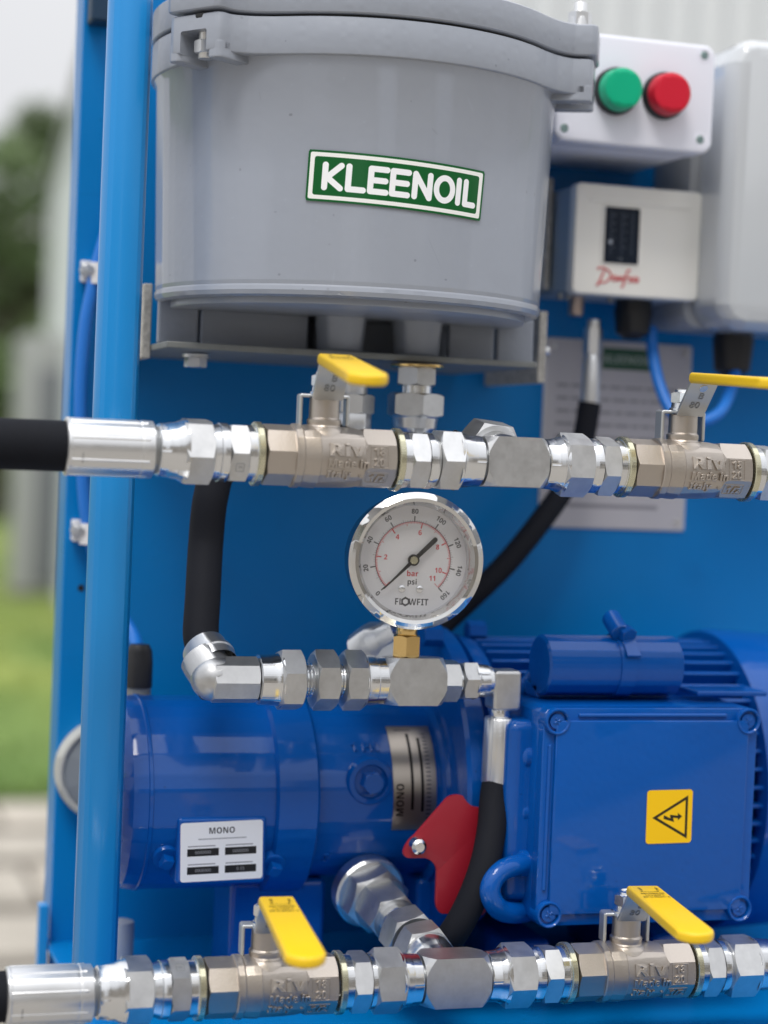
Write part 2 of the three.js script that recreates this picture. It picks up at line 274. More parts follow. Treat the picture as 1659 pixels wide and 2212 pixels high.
function tree(name, label, px, py, dist, H, spread, seed, tone, group) {
  const p = far(px, py, dist), t = thing(name, label, 'tree', [p.x, GY, p.z], group), r = rng(seed);
  const tr = []; tr.push(lathe([[0, 0.2], [0.4, 0.15], [H * 0.45, 0.1], [H * 0.8, 0.03]], 'y', 10));
  const limbs = [];
  for (let i = 0; i < 11; i++) { const a = r() * 6.28, y = H * (0.25 + 0.5 * r()), l = spread * (0.5 + 0.5 * r()), e = V(Math.cos(a) * l, y + l * 0.6, Math.sin(a) * l); limbs.push(e); tr.push(tube([V(0, y * 0.8, 0), V(e.x * 0.5, y + l * 0.15, e.z * 0.5), e], 0.04, 8, 6)); }
  part(t, 'trunk', tr, M.bark);
  const P = [], C = [], cl = []; for (let i = 0; i < 46; i++) { const a = r() * 6.28, u = Math.pow(r(), 0.6), y = H * (0.16 + 0.8 * r()), w = spread * (0.55 + 0.6 * Math.sin(Math.PI * Math.min(1, (y / H) * 0.95))) * u; cl.push([Math.cos(a) * w, y, Math.sin(a) * w, spread * (0.22 + 0.2 * r()), 0.65 + 0.6 * r()]); }
  for (const [cx, cy, cz, cr, k] of cl) for (let i = 0; i < 150; i++) {
    const a = r() * 6.28, b = Math.acos(2 * r() - 1), d = cr * Math.cbrt(r()), x = cx + d * Math.sin(b) * Math.cos(a), y = cy + 0.75 * d * Math.cos(b), z = cz + d * Math.sin(b) * Math.sin(a), s = 0.07 + r() * 0.08;
    const q = new THREE.Quaternion().setFromEuler(new THREE.Euler(r() * 6, r() * 6, r() * 6)), v = [V(-s, 0, 0), V(0, s * 0.45, 0), V(s, 0, 0), V(0, -s * 0.45, 0)].map(e => e.applyQuaternion(q).add(V(x, y, z)));
    for (const n of [0, 1, 2, 0, 2, 3]) P.push(v[n].x, v[n].y, v[n].z);
    const f = k * (0.8 + 0.4 * r()); for (let n = 0; n < 6; n++) C.push(tone[0] * f, tone[1] * f, tone[2] * f);
  }
  const g = new THREE.BufferGeometry(); g.setAttribute('position', new THREE.Float32BufferAttribute(P, 3)); g.setAttribute('color', new THREE.Float32BufferAttribute(C, 3)); g.computeVertexNormals(); uvBox(g);
  const m = new THREE.Mesh(g, phys(0xffffff, 0.75, { vertexColors: true, side: THREE.DoubleSide, transmission: 0.3, thickness: 0 })); m.name = 'crown'; m.castShadow = m.receiveShadow = true; t.add(m);
}
tree('leafy_tree', 'dark green leafy tree at the left edge beside the white building', -20, 900, 26, 5.6, 1.5, 41, [0.2, 0.28, 0.125]);
tree('leafy_tree', 'lower olive green tree behind the pale grey cabinet', 45, 900, 31, 4.6, 1.5, 42, [0.2, 0.25, 0.10]);
{
  const a = far(-60, 900, 30), h = thing('hedge', 'dense green hedge at the end of the lawn', 'hedge', [a.x, GY, a.z]), r = rng(77), P = [], C = [];
  for (let i = 0; i < 9000; i++) { const x = (r() - 0.5) * 7 + 1, y = r() * 1.9, z = (r() - 0.5) * 1.2, s = 0.06 + r() * 0.06, q = new THREE.Quaternion().setFromEuler(new THREE.Euler(r() * 6, r() * 6, r() * 6)), v = [V(-s, 0, 0), V(0, s * 0.5, 0), V(s, 0, 0), V(0, -s * 0.5, 0)].map(e => e.applyQuaternion(q).add(V(x, y, z))); for (const n of [0, 1, 2, 0, 2, 3]) P.push(v[n].x, v[n].y, v[n].z); const f = 0.7 + 0.6 * r(); for (let n = 0; n < 6; n++) C.push(0.13 * f, 0.18 * f, 0.05 * f); }
  const g = new THREE.BufferGeometry(); g.setAttribute('position', new THREE.Float32BufferAttribute(P, 3)); g.setAttribute('color', new THREE.Float32BufferAttribute(C, 3)); g.computeVertexNormals(); uvBox(g);
  const m = new THREE.Mesh(g, phys(0xffffff, 0.75, { vertexColors: true, side: THREE.DoubleSide })); m.name = 'foliage'; m.castShadow = m.receiveShadow = true; h.add(m);
  for (let i = 0; i < 6; i++) part(h, 'stem', cyl(0, 1.6, 0.05, 'y', 0.005, 8).translate(-2 + i * 1.1, 0, 0), M.bark);
}

// ---------------------------------------------------------------- machine frame
const PZ = -0.27, XL = -0.133, FY = -0.3265, XR = 0.62;
{
  const topY = 0.2985, t = thing('machine_frame', 'blue sheet steel back panel with a shallow drip tray along its foot', 'machine frame', [0, 0, 0]);
  part(t, 'back_panel', box(XR - XL, topY - FY + 0.02, 0.004, [(XL + XR) / 2, (topY + FY - 0.02) / 2, PZ - 0.002], 0.001), M.frameBlue);
  part(t, 'panel_flange', [box(0.004, topY - FY, 0.03, [XL + 0.002, (topY + FY) / 2, PZ - 0.0195], 0.001), box(XR - XL, 0.004, 0.03, [(XL + XR) / 2, topY - 0.002, PZ - 0.0195], 0.001)], M.frameBlue);
  part(t, 'tray_floor', box(XR - XL + 0.004, 0.004, 0.36, [(XL + XR) / 2, FY - 0.002, PZ + 0.166], 0.001), M.frameBlue);
  part(t, 'tray_lip', box(XR - XL + 0.03, 0.026, 0.004, [(XL + XR) / 2, FY + 0.011, 0.07], 0.0015), M.frameBlue);
  part(t, 'corner_upright', box(0.0062, 0.125, 0.012, [XL - 0.0055, FY - 0.036, PZ + 0.004], 0.0012), M.postBlue, 'bright blue folded upright at the lower left corner of the panel');
  part(t, 'top_bracket', box(0.016, 0.03, 0.02, [XL + 0.01, 0.287, PZ + 0.0105], 0.002), phys(lin(0.003, 0.03, 0.07), 0.5));
  for (const [x, z] of [[-0.1, -0.24], [-0.1, 0.03], [0.58, -0.24], [0.58, 0.03]]) part(t, 'leg', box(0.035, FY - 0.005 - GY, 0.035, [x, (FY - 0.005 + GY) / 2, z], 0.003), M.frameBlue);
  const hole = at(175, 1270, PZ); part(t, 'panel_hole', cyl(-0.001, 0.0006, 0.0022, 'z', 0.0002, 20).translate(hole.x, hole.y, PZ), M.black);
  const p = thing('frame_post', 'upright round blue steel tube at the left, passing behind both hoses', 'post', [-0.1305, FY, -0.1]);
  part(p, 'tube', cyl(0, 0.75, 0.0127, 'y', 0.001, 72), M.postBlue);
  part(p, 'base_collar', lathe([[0, 0.0145], [0.003, 0.0145], [0.006, 0.0132]], 'y', 48), M.postBlue);
}

// ---------------------------------------------------------------- filter housing
{
  const cx = 0.0155, cz = -0.14, y0 = 0.089, yr0 = 0.2195, yr1 = 0.2405, R1 = 0.1195;
  const t = thing('filter_housing', 'large round grey filter housing with a clamped lid and a green sticker', 'filter housing', [cx, y0, cz]);
  const H = yr0 - y0;
  const Rb = 0.1165, Rt = 0.1205;
  part(t, 'body', lathe([[0.004, 0], [0.004, Rb - 0.012], [0.001, Rb - 0.009], [-0.0005, Rb - 0.004], [0.0006, Rb - 0.001], [0.003, Rb + 0.0006], [0.0052, Rb + 0.0006], [0.0062, Rb], [0.0085, Rb + 0.0002], [H * 0.5, (Rb + Rt) / 2], [H - 0.004, Rt], [H - 0.001, Rt + 0.0012], [H + 0.002, Rt + 0.003], [H + 0.004, Rt + 0.0025]], 'y', 160), M.tank);
  // outline of ring and lid: a circle with three clamp lugs
  const lugA = [-55, 65, 185].map(a => a * D);
  const outline = (r0, RL, w, slot = 0, dlD = 23) => {
    const pts = [], s = new THREE.Shape(), dl = dlD * D, fr = 0.005; let first = true;
    const P = (u, v, a) => [u * Math.sin(a) + v * Math.cos(a), u * Math.cos(a) - v * Math.sin(a)];     // u outwards, v sideways; plan (x, z)
    const go = (k, ...c) => { const f = c.flat(); f[f.length - 1] *= 1; if (k === 'L' && first) { s.moveTo(...f); first = false; } else if (k === 'L') s.lineTo(...f); else s.quadraticCurveTo(...f); };
    for (let i = 0; i < 3; i++) {
      const a = lugA[i], n = lugA[(i + 1) % 3] + (i === 2 ? 2 * Math.PI : 0), ub = r0 + 0.001;
      go('L', P(r0 * Math.cos(dl), -r0 * Math.sin(dl), a));
      go('Q', P(ub, -w - 0.002, a), P(r0 + 0.011, -w, a)); go('L', P(RL - fr, -w, a)); go('Q', P(RL, -w, a), P(RL, -w + fr, a)); if (slot) { go('L', P(RL, -slot, a)); go('L', P(r0 + 0.0035, -slot, a)); go('L', P(r0 + 0.0035, slot, a)); go('L', P(RL, slot, a)); }
      go('L', P(RL, w - fr, a)); go('Q', P(RL, w, a), P(RL - fr, w, a)); go('L', P(r0 + 0.011, w, a)); go('Q', P(ub, w + 0.002, a), P(r0 * Math.cos(dl), r0 * Math.sin(dl), a));
      for (let k = 1; k < 24; k++) { const f = a + dl + (n - a - 2 * dl) * k / 24; go('L', [r0 * Math.sin(f), r0 * Math.cos(f)]); }
    }
    s.closePath(); return s;
  };
  const flat = (shape, h, bev) => { const g = slab(shape, h, bev, 3); g.rotateX(Math.PI / 2); g.translate(0, h, 0); return g; };   // plan y becomes +z after the turn
  const notch = (shape, ws, r) => { const pts = shape.getPoints(24); return pts; };
  const RL = 0.1435, w = 0.0195, hr = yr1 - yr0;
  // ring: full plate above, with lug pockets opened below by leaving two cheeks
  { // one casting; the pocket of each lug is cut out of it
    const ev = new Evaluator(); ev.attributes = ['position', 'normal']; ev.useGroups = false;
    let B = new Brush(flat(outline(0.1238, RL, w), hr, 0.0014).translate(0, H, 0)); B.updateMatrixWorld();
    for (const a of lugA) { const g = clean(new RoundedBoxGeometry(0.04, 0.0175, 0.0196, 2, 0.0015)); g.translate(0.1285 + 0.02, H + 0.0035, 0); g.rotateY(a - Math.PI / 2); const c = new Brush(g); c.updateMatrixWorld(); B = ev.evaluate(B, c, SUBTRACTION); }
    part(t, 'rim_ring', B.geometry, M.tankCast);
  }
  const cheek = (a, v0, v1, yA, yB, u0 = 0.118, u1 = RL) => { const g = slab(roundRect(u1 - u0, v1 - v0, 0.0035), yB - yA, 0.0012, 3); g.rotateX(Math.PI / 2); g.translate((u0 + u1) / 2, yB, (v0 + v1) / 2); g.rotateY(a - Math.PI / 2); return g; };
  // (plan u -> +x, turned so that u points along azimuth a measured from +z)
  lugA.forEach((a) => {
    part(t, 'clamp_lug', [cheek(a, -w, -0.0099, H - 0.004, H + 0.006, 0.105, RL - 0.0002), cheek(a, 0.0099, w, H - 0.004, H + 0.006, 0.105, RL - 0.0002)], M.tankCast);
    part(t, 'lug_notch', cheek(a, -0.0085, 0.001, H + hr - 0.003, H + hr + 0.0004, 0.128, RL + 0.0003), M.black);
  });
  part(t, 'lid', [flat(outline(0.1242, 0.1455, w + 0.0008), 0.0185, 0.0018), lathe([[0, 0.118], [0.026, 0.1], [0.032, 0.06], [0.034, 0]], 'y', 96)].map(g => g.translate(0, H + hr + 0.0016, 0)), M.tankCast);
  part(t, 'lid_gasket', lathe([[0, 0.05], [0, 0.1205], [0.0018, 0.1205], [0.0018, 0.05]], 'y', 96).translate(0, H + hr, 0), M.black);
  for (const a of lugA) {
    const b = [Math.sin(a), Math.cos(a)], u = 0.1335;
    part(t, 'swing_bolt', [cyl(0.002, 0.062, 0.004, 'y', 0.0005, 20).translate(b[0] * u, H - 0.004, b[1] * u), bar(6, 0.011, H + 0.001, H + 0.008, { axis: 'y', rot: a / D }).translate(b[0] * u, 0, b[1] * u), lathe([[0, 0.0095], [0.0015, 0.0095], [0.0015, 0.007], [0.007, 0.0065], [0.009, 0.005], [0.009, 0]], 'y', 24).translate(b[0] * u, H + hr + 0.0205, b[1] * u), bar(6, 0.0125, H + hr + 0.0225, H + hr + 0.031, { axis: 'y', rot: 10 }).translate(b[0] * u, 0, b[1] * u)], M.zinc);
  }
  // cast foot under the body: a straight ribbed skirt, and two port bosses
  const yb = at(745, 766, -0.15).y - y0, fx0 = at(338, 700, -0.125).x - cx, fx1 = at(1150, 740, -0.125).x - cx;
  part(t, 'foot_casting', [cyl(-0.004, 0.004, 0.108, 'y', 0.001, 96), box(0.2, -yb, 0.004, [0, yb / 2, -0.07], 0.001)], M.tankCast);
  for (const [pa, pb, z] of [[338, 426, -0.012], [430, 664, -0.012], [678, 958, -0.04], [966, 1065, -0.012], [1071, 1150, -0.012]]) { const xa = at(pa, 740, cz + z).x - cx, xb = at(pb, 740, cz + z).x - cx; part(t, 'foot_panel', box(xb - xa, -yb + 0.003, 0.005, [(xa + xb) / 2, yb / 2 + 0.0015, z], 0.0018), M.tankCast); }
  for (const px of [735, 900]) { const x = at(px, 740, -0.14).x - cx; part(t, 'port_boss', lathe([[0.003, 0.0175], [-0.006, 0.0155], [yb + 0.002, 0.0142], [yb, 0.0134], [yb, 0]].reverse(), 'y', 48).translate(x, 0, 0.0), M.tankCast); }
  { const p = at(423, 762, -0.16); part(t, 'foot_bolt', [lathe([[0, 0.0085], [0.002, 0.0085], [0.002, 0]], 'y', 24), bar(6, 0.012, -0.006, 0, { axis: 'y', rot: 20 })].map(g => g.translate(p.x - cx, yb - 0.0065, -0.02)), M.zinc); }
  // sticker on the curved body
  const tex = canvasTex(1024, 280, (c, W, Hh) => {
    c.fillStyle = '#0b5a29'; c.fillRect(0, 0, W, Hh);
    const rr = (x, y, w2, h2, r) => { c.beginPath(); c.roundRect ? c.roundRect(x, y, w2, h2, r) : c.rect(x, y, w2, h2); };
    c.fillStyle = '#eef0ee'; rr(12, 12, W - 24, Hh - 24, 10); c.fill(); c.fillStyle = '#0b5a29'; rr(36, 34, W - 72, Hh - 68, 14); c.fill();
    c.strokeStyle = '#f2f4f8'; c.lineWidth = 33; c.lineCap = 'round'; c.lineJoin = 'round'; const T = 78, B = 202, m = (T + B) / 2;
    const line = (...p) => { c.beginPath(); p.forEach(([x, y], i) => i ? c.lineTo(x, y) : c.moveTo(x, y)); c.stroke(); };
    line([98, T], [98, B]); line([184, T], [110, m + 6], [184, B]);
    line([226, T], [226, B], [308, B]);
    for (const x of [346, 466]) { line([x + 86, T], [x, T], [x, B], [x + 86, B]); line([x, m], [x + 80, m]); }
    line([592, B], [592, T], [678, B], [678, T]);
    c.beginPath(); c.ellipse(768, m, 50, 62, 0, 0, 7); c.stroke();
    line([856, T], [856, B]); line([902, T], [902, B], [960, B]);
  });
  const P = [], U = [], cols = 48, rows = [-1, -0.9, -0.5, 0, 0.5, 0.9, 1], tilt = -2.5 * D, wS = 0.104, hS = 0.0278, yc = (0.1684 + 0.164 + 0.1367 + 0.1406) / 4 - y0, ph0 = -2.95 * D;
  const q = (i, j) => { const v = rows[j], inset = Math.abs(v) === 1 ? 0.988 : 1, u = (i / cols * 2 - 1) * inset, x = u * wS / 2, y = v * hS / 2, X = x * Math.cos(tilt) - y * Math.sin(tilt), Y = x * Math.sin(tilt) + y * Math.cos(tilt), yy = yc + Y, r = Rb + (Rt - Rb) * yy / H + 0.0009, f = ph0 + X / 0.119; return { p: [r * Math.sin(f), yy, r * Math.cos(f)], u: [(u + 1) / 2, (v + 1) / 2] }; };
  for (let i = 0; i < cols; i++) for (let j = 0; j < rows.length - 1; j++) for (const [a, b] of [[0, 0], [1, 0], [1, 1], [0, 0], [1, 1], [0, 1]]) { const e = q(i + a, j + b); P.push(...e.p); U.push(...e.u); }
  const g = new THREE.BufferGeometry(); g.setAttribute('position', new THREE.Float32BufferAttribute(P, 3)); g.setAttribute('uv', new THREE.Float32BufferAttribute(U, 2)); g.computeVertexNormals();
  const gn = g.attributes.normal, gp = g.attributes.position; for (let i = 0; i < gp.count; i++) { const n = V(gp.getX(i), 0, gp.getZ(i)).normalize(); gn.setXYZ(i, n.x, n.y, n.z); }
  part(t, 'sticker', g, phys(0xffffff, 0.3, { map: tex, clearcoat: 0.3, clearcoatRoughness: 0.12, specularIntensity: 0.5 }), 'green sticker with a white border and white capital letters', true);
}
// bracket that carries the housing
{
  const t = thing('mounting_bracket', 'galvanised bracket holding the grey filter housing, with rough cut edges at both sides', 'bracket', [0, 0, 0]);
  const l = at(318, 690, -0.17), r = at(1172, 750, -0.17), yt = at(318, 612, -0.17).y, ybm = at(318, 774, -0.17).y;
  const shy = ybm + 0.004;
  part(t, 'side_plate', box(0.0055, yt - ybm, 0.1, [l.x, (yt + ybm) / 2, -0.22], 0.001), M.cutEdge, 'left side plate with a rough grey flame cut edge');
  const yt2 = at(1172, 672, -0.17).y, yb2 = at(1172, 828, -0.17).y;
  part(t, 'side_plate', box(0.0055, yt2 - yb2, 0.1, [r.x, (yt2 + yb2) / 2, -0.22], 0.001), M.cutEdge, 'right side plate with a rough grey flame cut edge');
  part(t, 'shelf', box(at(1160, 800, -0.12).x - l.x - 0.003, 0.004, 0.15, [(l.x + 0.003 + at(1160, 800, -0.12).x) / 2, at(745, 768, -0.125).y + 0.0005, -0.195], 0.001), M.galv);
  const u0 = at(1192, 385, -0.24), u1 = at(1166, 625, -0.24);
  part(t, 'strap', box(0.004, u0.y - u1.y, 0.03, [(u0.x + u1.x) / 2 + 0.001, (u0.y + u1.y) / 2, -0.252], 0.001), M.cutEdge);
  const b = at(1186, 758, -0.2); part(t, 'bolt', [bar(6, 0.011, 0, 0.006, { rot: 10 }), cyl(0.006, 0.013, 0.0035, 'x', 0.0004, 16)].map(g => g.translate(r.x + 0.003, b.y, b.z)), M.zinc);
}

// ---------------------------------------------------------------- boxes on the panel
{
  // indicator box
  const z1 = -0.155, a = at(1197, 300, z1), b = at(1545, 105, z1), w = b.x - a.x, h = b.y - a.y, c = [(a.x + b.x) / 2, (a.y + b.y) / 2];
  const y0 = 0.2075, y1 = 0.2775, xc = (a.x + 0.2625) / 2, W = 0.2625 - a.x, Hh = y1 - y0, yc = (y0 + y1) / 2;
  const t = thing('indicator_box', 'pale grey plastic box with a green and a red round lamp', 'indicator box', [xc, yc, PZ]);
  part(t, 'housing', slab(roundRect(W - 0.002, Hh - 0.002, 0.007), 0.092, 0.001), M.greyBox);
  const lid = part(t, 'lid', slab(roundRect(W, Hh, 0.008), 0.0215, 0.0022, 4).translate(0, 0, 0.0935), M.greyBox), zf = 0.115;
  for (const [px, py] of [[1522, 120], [1219, 277], [1512, 302], [1232, 95]]) { const s = at(px, py, z1); const g = [lathe([[0.0004, 0], [0.0004, 0.0024], [-0.0002, 0.003], [-0.002, 0.003]].reverse(), 'z', 24)]; const m = part(lid, 'screw', g, std(lin(0.3, 0.42, 0.42), 0.35, 0.9)); m.position.set(s.x - xc, s.y - yc, zf); const sl = part(lid, 'screw_socket', lathe([[-0.002, 0.0046], [0.0002, 0.0046], [0.0003, 0.0034], [0.0002, 0.003]], 'z', 28), M.greyBox); sl.position.copy(m.position); }
  for (const [px, py, m, n] of [[1329, 198, M.green, 'green'], [1433, 208, M.red, 'red']]) {
    const s = at(px, py, z1), p = [s.x - xc, s.y - yc, zf];
    part(t, 'bezel', lathe([[0, 0.0152], [0.003, 0.0152], [0.0048, 0.0142], [0.0052, 0.0132], [0.0052, 0]], 'z', 56).translate(...p), M.blackPlastic);
    part(t, 'lamp_lens', lathe([[0.0052, 0.0136], [0.0125, 0.0132], [0.0142, 0.0126], [0.0152, 0.0112], [0.0155, 0.0095], [0.0158, 0]], 'z', 56).translate(...p), m, n + ' lamp lens');
  }
}
{
  // pressure switch
  const z1 = -0.2, x0 = 0.1875, x1 = 0.2795, y0 = 0.1155, y1 = 0.189, xc = (x0 + x1) / 2, yc = (y0 + y1) / 2, W = x1 - x0, Hh = y1 - y0;
  const t = thing('pressure_switch', 'cream and slate pressure switch with a dark window and red script below', 'pressure switch', [xc, yc, PZ]);
  const zb = z1 - PZ;
  part(t, 'body', box(W - 0.004, Hh - 0.002, zb - 0.012, [0.0, -0.0005, (zb - 0.008) / 2], 0.002), M.slate);
  const cov = part(t, 'cover', slab(roundRect(W, Hh, 0.004), 0.012, 0.0018, 4).translate(0, 0, zb - 0.012), M.cream);
  part(t, 'cover_side', box(0.0022, Hh - 0.004, zb - 0.012, [-W / 2 + 0.0013, 0, (zb - 0.012) / 2 + 0.001], 0.0006), M.slate);
  const L = (px, py) => { const s = at(px, py, z1); return [s.x - xc, s.y - yc]; };
  const wa = L(1302, 567), wb = L(1382, 452), wt = canvasTex(256, 360, (c, w, h) => { c.fillStyle = '#1c2533'; c.fillRect(0, 0, w, h); c.fillStyle = '#5d6878'; c.font = '20px sans-serif'; const r = rng(4); for (const x of [50, 130, 205]) { c.fillRect(x, 30, 3, h - 80); for (let i = 0; i < 14; i++) c.fillRect(x - 14, 34 + i * 19, 14, 3); } c.fillStyle = '#8d98a6'; ['8', '6', '4', '2', '0'].forEach((s, i) => { c.fillText(s, 66, 60 + i * 50); c.fillText(s, 148, 60 + i * 50); }); c.fillStyle = '#aab3be'; c.beginPath(); c.arc(45, 225, 15, 0, 7); c.fill(); c.fillText('bar', 110, h - 24); });
  part(t, 'window_frame', slab(roundRect(wb[0] - wa[0] + 0.003, wb[1] - wa[1] + 0.003, 0.0012), 0.0009, 0.0003).translate((wa[0] + wb[0]) / 2, (wa[1] + wb[1]) / 2, zb - 0.0001), M.cream);
  print(t, 'window', wb[0] - wa[0], wb[1] - wa[1], wt, [(wa[0] + wb[0]) / 2, (wa[1] + wb[1]) / 2, zb + 0.0012], [0, 0, 0], { rough: 0.15 });
  const ra = L(1275, 428), rb = L(1492, 442); part(t, 'ridge', box(rb[0] - ra[0], 0.003, 0.0016, [(ra[0] + rb[0]) / 2, ra[1] - 0.001, zb + 0.0002], 0.0007), M.cream);
  // red script, drawn as bent strokes
  const la = L(1286, 600), lb = L(1378, 600), lw = lb[0] - la[0], S = [];
  const st = (pts) => S.push(tube(pts.map(([x, y]) => V(la[0] + x * lw, la[1] + 0.001 + y * lw, zb + 0.0003)), 0.00055, 40, 6));
  st([[0.02, 0.16], [0.1, 0.19], [0.24, 0.17], [0.36, 0.05], [0.26, -0.1], [0.12, -0.13], [0.02, -0.19]]); st([[0.2, 0.15], [0.14, 0], [0.05, -0.2]]);
  st([[0.5, 0.02], [0.42, 0.03], [0.4, -0.06], [0.48, -0.05], [0.51, 0.03], [0.5, -0.07]]); st([[0.56, 0.02], [0.55, -0.07], [0.59, 0.02], [0.63, 0.02], [0.63, -0.07]]); st([[0.82, 0.17], [0.75, 0.17], [0.7, 0], [0.65, -0.18], [0.6, -0.18]]); st([[0.66, 0.02], [0.78, 0.03]]); st([[0.86, 0.02], [0.8, 0.02], [0.85, -0.03], [0.82, -0.07], [0.77, -0.06]]); st([[0.99, 0.02], [0.92, 0.03], [0.9, -0.06], [0.97, -0.05], [1.0, 0.03], [1.0, -0.07]]);
  part(t, 'script_logo', S, phys(lin(0.66, 0.05, 0.07), 0.5), 'red handwritten script name');
  // below: gland, thread stub
  const g1 = L(1410, 664); part(t, 'cable_gland', [lathe([[-0.026, 0.006], [-0.022, 0.0115], [-0.006, 0.0135], [-0.006, 0.0125], [0.001, 0.0125], [0.001, 0]], 'y', 12).translate(g1[0], -Hh / 2, zb * 0.55)], M.blackPlastic);
  const g2 = L(1283, 660); part(t, 'stub', [lathe([[-0.013, 0.0045], [-0.012, 0.0055], [0.002, 0.0055]], 'y', 24).translate(g2[0], -Hh / 2, zb * 0.55)], std(lin(0.62, 0.5, 0.44), 0.4, 1));
  for (const px of [1235, 1252, 1345]) { const s = L(px, 650); part(t, 'small_screw', cyl(-0.003, 0.001, 0.002, 'y', 0.0004, 14).translate(s[0], -Hh / 2, zb * 0.7), M.zincDark); }
}
{
  // electrical enclosure at the right
  const z1 = -0.165, x0 = at(1570, 380, z1).x, y0 = at(1585, 712, z1).y, y1 = at(1585, 76, z1).y, W = 0.16, H = y1 - y0, zb = z1 - PZ;
  const t = thing('electrical_enclosure', 'tall grey electrical box with a glossy pale cover cut off by the right edge', 'electrical box', [x0 + W / 2, (y0 + y1) / 2, PZ]);
  part(t, 'back_box', slab(roundRect(W + 0.002, H - 0.006, 0.012), zb - 0.045, 0.002).translate(-0.004, 0, 0), M.boxGrey);
  part(t, 'cover', slab(roundRect(W, H, 0.02), 0.052, 0.012, 8).translate(0, 0, zb - 0.05), M.cover);
  const g = at(1585, 720, -0.22); part(t, 'cable_gland', lathe([[-0.033, 0.006], [-0.028, 0.0125], [-0.006, 0.0145], [-0.006, 0.0135], [0.002, 0.0135], [0.002, 0]], 'y', 12).translate(g.x - t.position.x, -H / 2 + 0.004, 0.05), M.blackPlastic);
}
{
  // cables
  const c1 = at(1410, 722, -0.233), pts = [V(c1.x, 0.098, -0.236), at(1410, 760, -0.23), at(1424, 830, -0.215), at(1455, 895, -0.2), at(1505, 912, -0.19), at(1555, 890, -0.19), at(1582, 830, -0.205), at(1592, 770, -0.22), V(at(1587, 730, -0.22).x, 0.1, -0.22)];
  part(thing('blue_cable', 'bright blue cable looping between the two black glands at the right', 'cable', [0, 0, 0]), 'sheath', tube(pts, 0.0041, 90, 16), M.cable);
  const z = -0.258, p2 = [[262, 430], [238, 480], [213, 560], [198, 630], [185, 700], [176, 800], [174, 900], [178, 1010], [186, 1110], [205, 1200], [240, 1290], [288, 1372], [300, 1420]].map(([x, y], i) => at(x, y, i > 9 ? z + (i - 9) * 0.022 : z));
  part(thing('blue_cable', 'blue cable clipped down the left side of the panel behind the post', 'cable', [0, 0, 0]), 'sheath', tube(p2, 0.0042, 120, 16), M.cable);
  for (const [px, py, dx, l] of [[186, 586, 1, 'white plastic clip with a bolt at the upper left of the panel'], [166, 1144, 1, 'white plastic clip with a bolt at the lower left of the panel']]) {
    const p = at(px, py, PZ), t = thing('cable_clip', l, 'cable clip', [p.x, p.y, PZ], 'clips holding the blue cable');
    part(t, 'band', [box(0.018, 0.0135, 0.003, [0.005, 0, 0.0015], 0.001), xf(lathe([[-0.0068, 0.0048], [-0.0068, 0.0066], [0.0068, 0.0066], [0.0068, 0.0048]], 'y', 32), [0.0068, -0.002, 0.0122]), box(0.009, 0.013, 0.009, [0.001, -0.001, 0.0045], 0.001)], M.clip);
    part(t, 'bolt', [bar(6, 0.0085, 0.009, 0.014, { axis: 'z', rot: 15 }), cyl(0.014, 0.0185, 0.0026, 'z', 0.0005, 16), cyl(0.0075, 0.0092, 0.0056, 'z', 0.0003, 24)], M.zinc);
  }
}
{
  // plate on the panel
  const a = at(1160, 1140, PZ), b = at(1494, 745, PZ), w = b.x - a.x, h = at(1330, 738, PZ).y - at(1330, 1143, PZ).y, xc = (a.x + b.x) / 2, yc = (at(1330, 738, PZ).y + at(1330, 1143, PZ).y) / 2;
  const t = thing('data_plate', 'rectangular aluminium data plate with faint print on the blue panel', 'plate', [xc, yc, PZ]);
  part(t, 'sheet', slab(roundRect(w, h, 0.002), 0.0015, 0.0003), M.plate);
  const tex = canvasTex(512, 640, (c, W, H) => {
    c.fillStyle = '#c0bfc5'; c.fillRect(0, 0, W, H); c.fillStyle = '#2c5a44'; c.fillRect(195, 18, 180, 74); c.fillStyle = '#a8b5ae'; c.font = 'bold 40px sans-serif'; c.fillText('KLEENOIL', 200, 70, 168);
    c.fillStyle = '#8b8a93'; const r = rng(21); for (let i = 0; i < 9; i++) { let x = 40; const y = 150 + i * 44; while (x < 470) { const l = 14 + r() * 60; c.fillRect(x, y, Math.min(l, 470 - x), 9); x += l + 9; } }
    c.fillRect(95, 560, 320, 13); c.fillStyle = '#63636b'; c.beginPath(); c.arc(60, 566, 17, 0, 7); c.fill();
  });
  print(t, 'printed_face', w - 0.002, h - 0.002, tex, [0, 0, 0.0018], [0, 0, 0], { rough: 0.5, metal: 0.08 });
  for (const [sx, sy] of [[-1, 1], [1, 1], [1, -1], [-1, -1]]) part(t, 'rivet', lathe([[0, 0.0022], [0.0006, 0.002], [0.001, 0.001], [0.0011, 0]], 'z', 16).translate(sx * (w / 2 - 0.006), sy * (h / 2 - 0.006), 0.0018), M.zinc);
}

// ---------------------------------------------------------------- the two valve lines
const YT = 0.0008, YB = -0.2838;
const dents = (t0, t1, n = 8) => (th, t) => { if (t < t0 || t > t1) return 1; const k = (th * n / (2 * Math.PI)) % 1, d = Math.abs(((k + 1) % 1) - 0.5) * 2; return d > 0.9 ? 0.982 : 1 - 0.004 * d; };
const colRidges = (r, t0, t1, n, ph) => { return []; const g = []; for (let i = 0; i < n; i++) { const a = ph + i * 2 * Math.PI / n; g.push(xf(box(t1 - t0, 0.0007, 0.0012, [0, 0, 0], 0.0003), [(t0 + t1) / 2, Math.sin(a) * (r - 0.00015), Math.cos(a) * (r - 0.00015)], [-a, 0, 0])); } return g; };
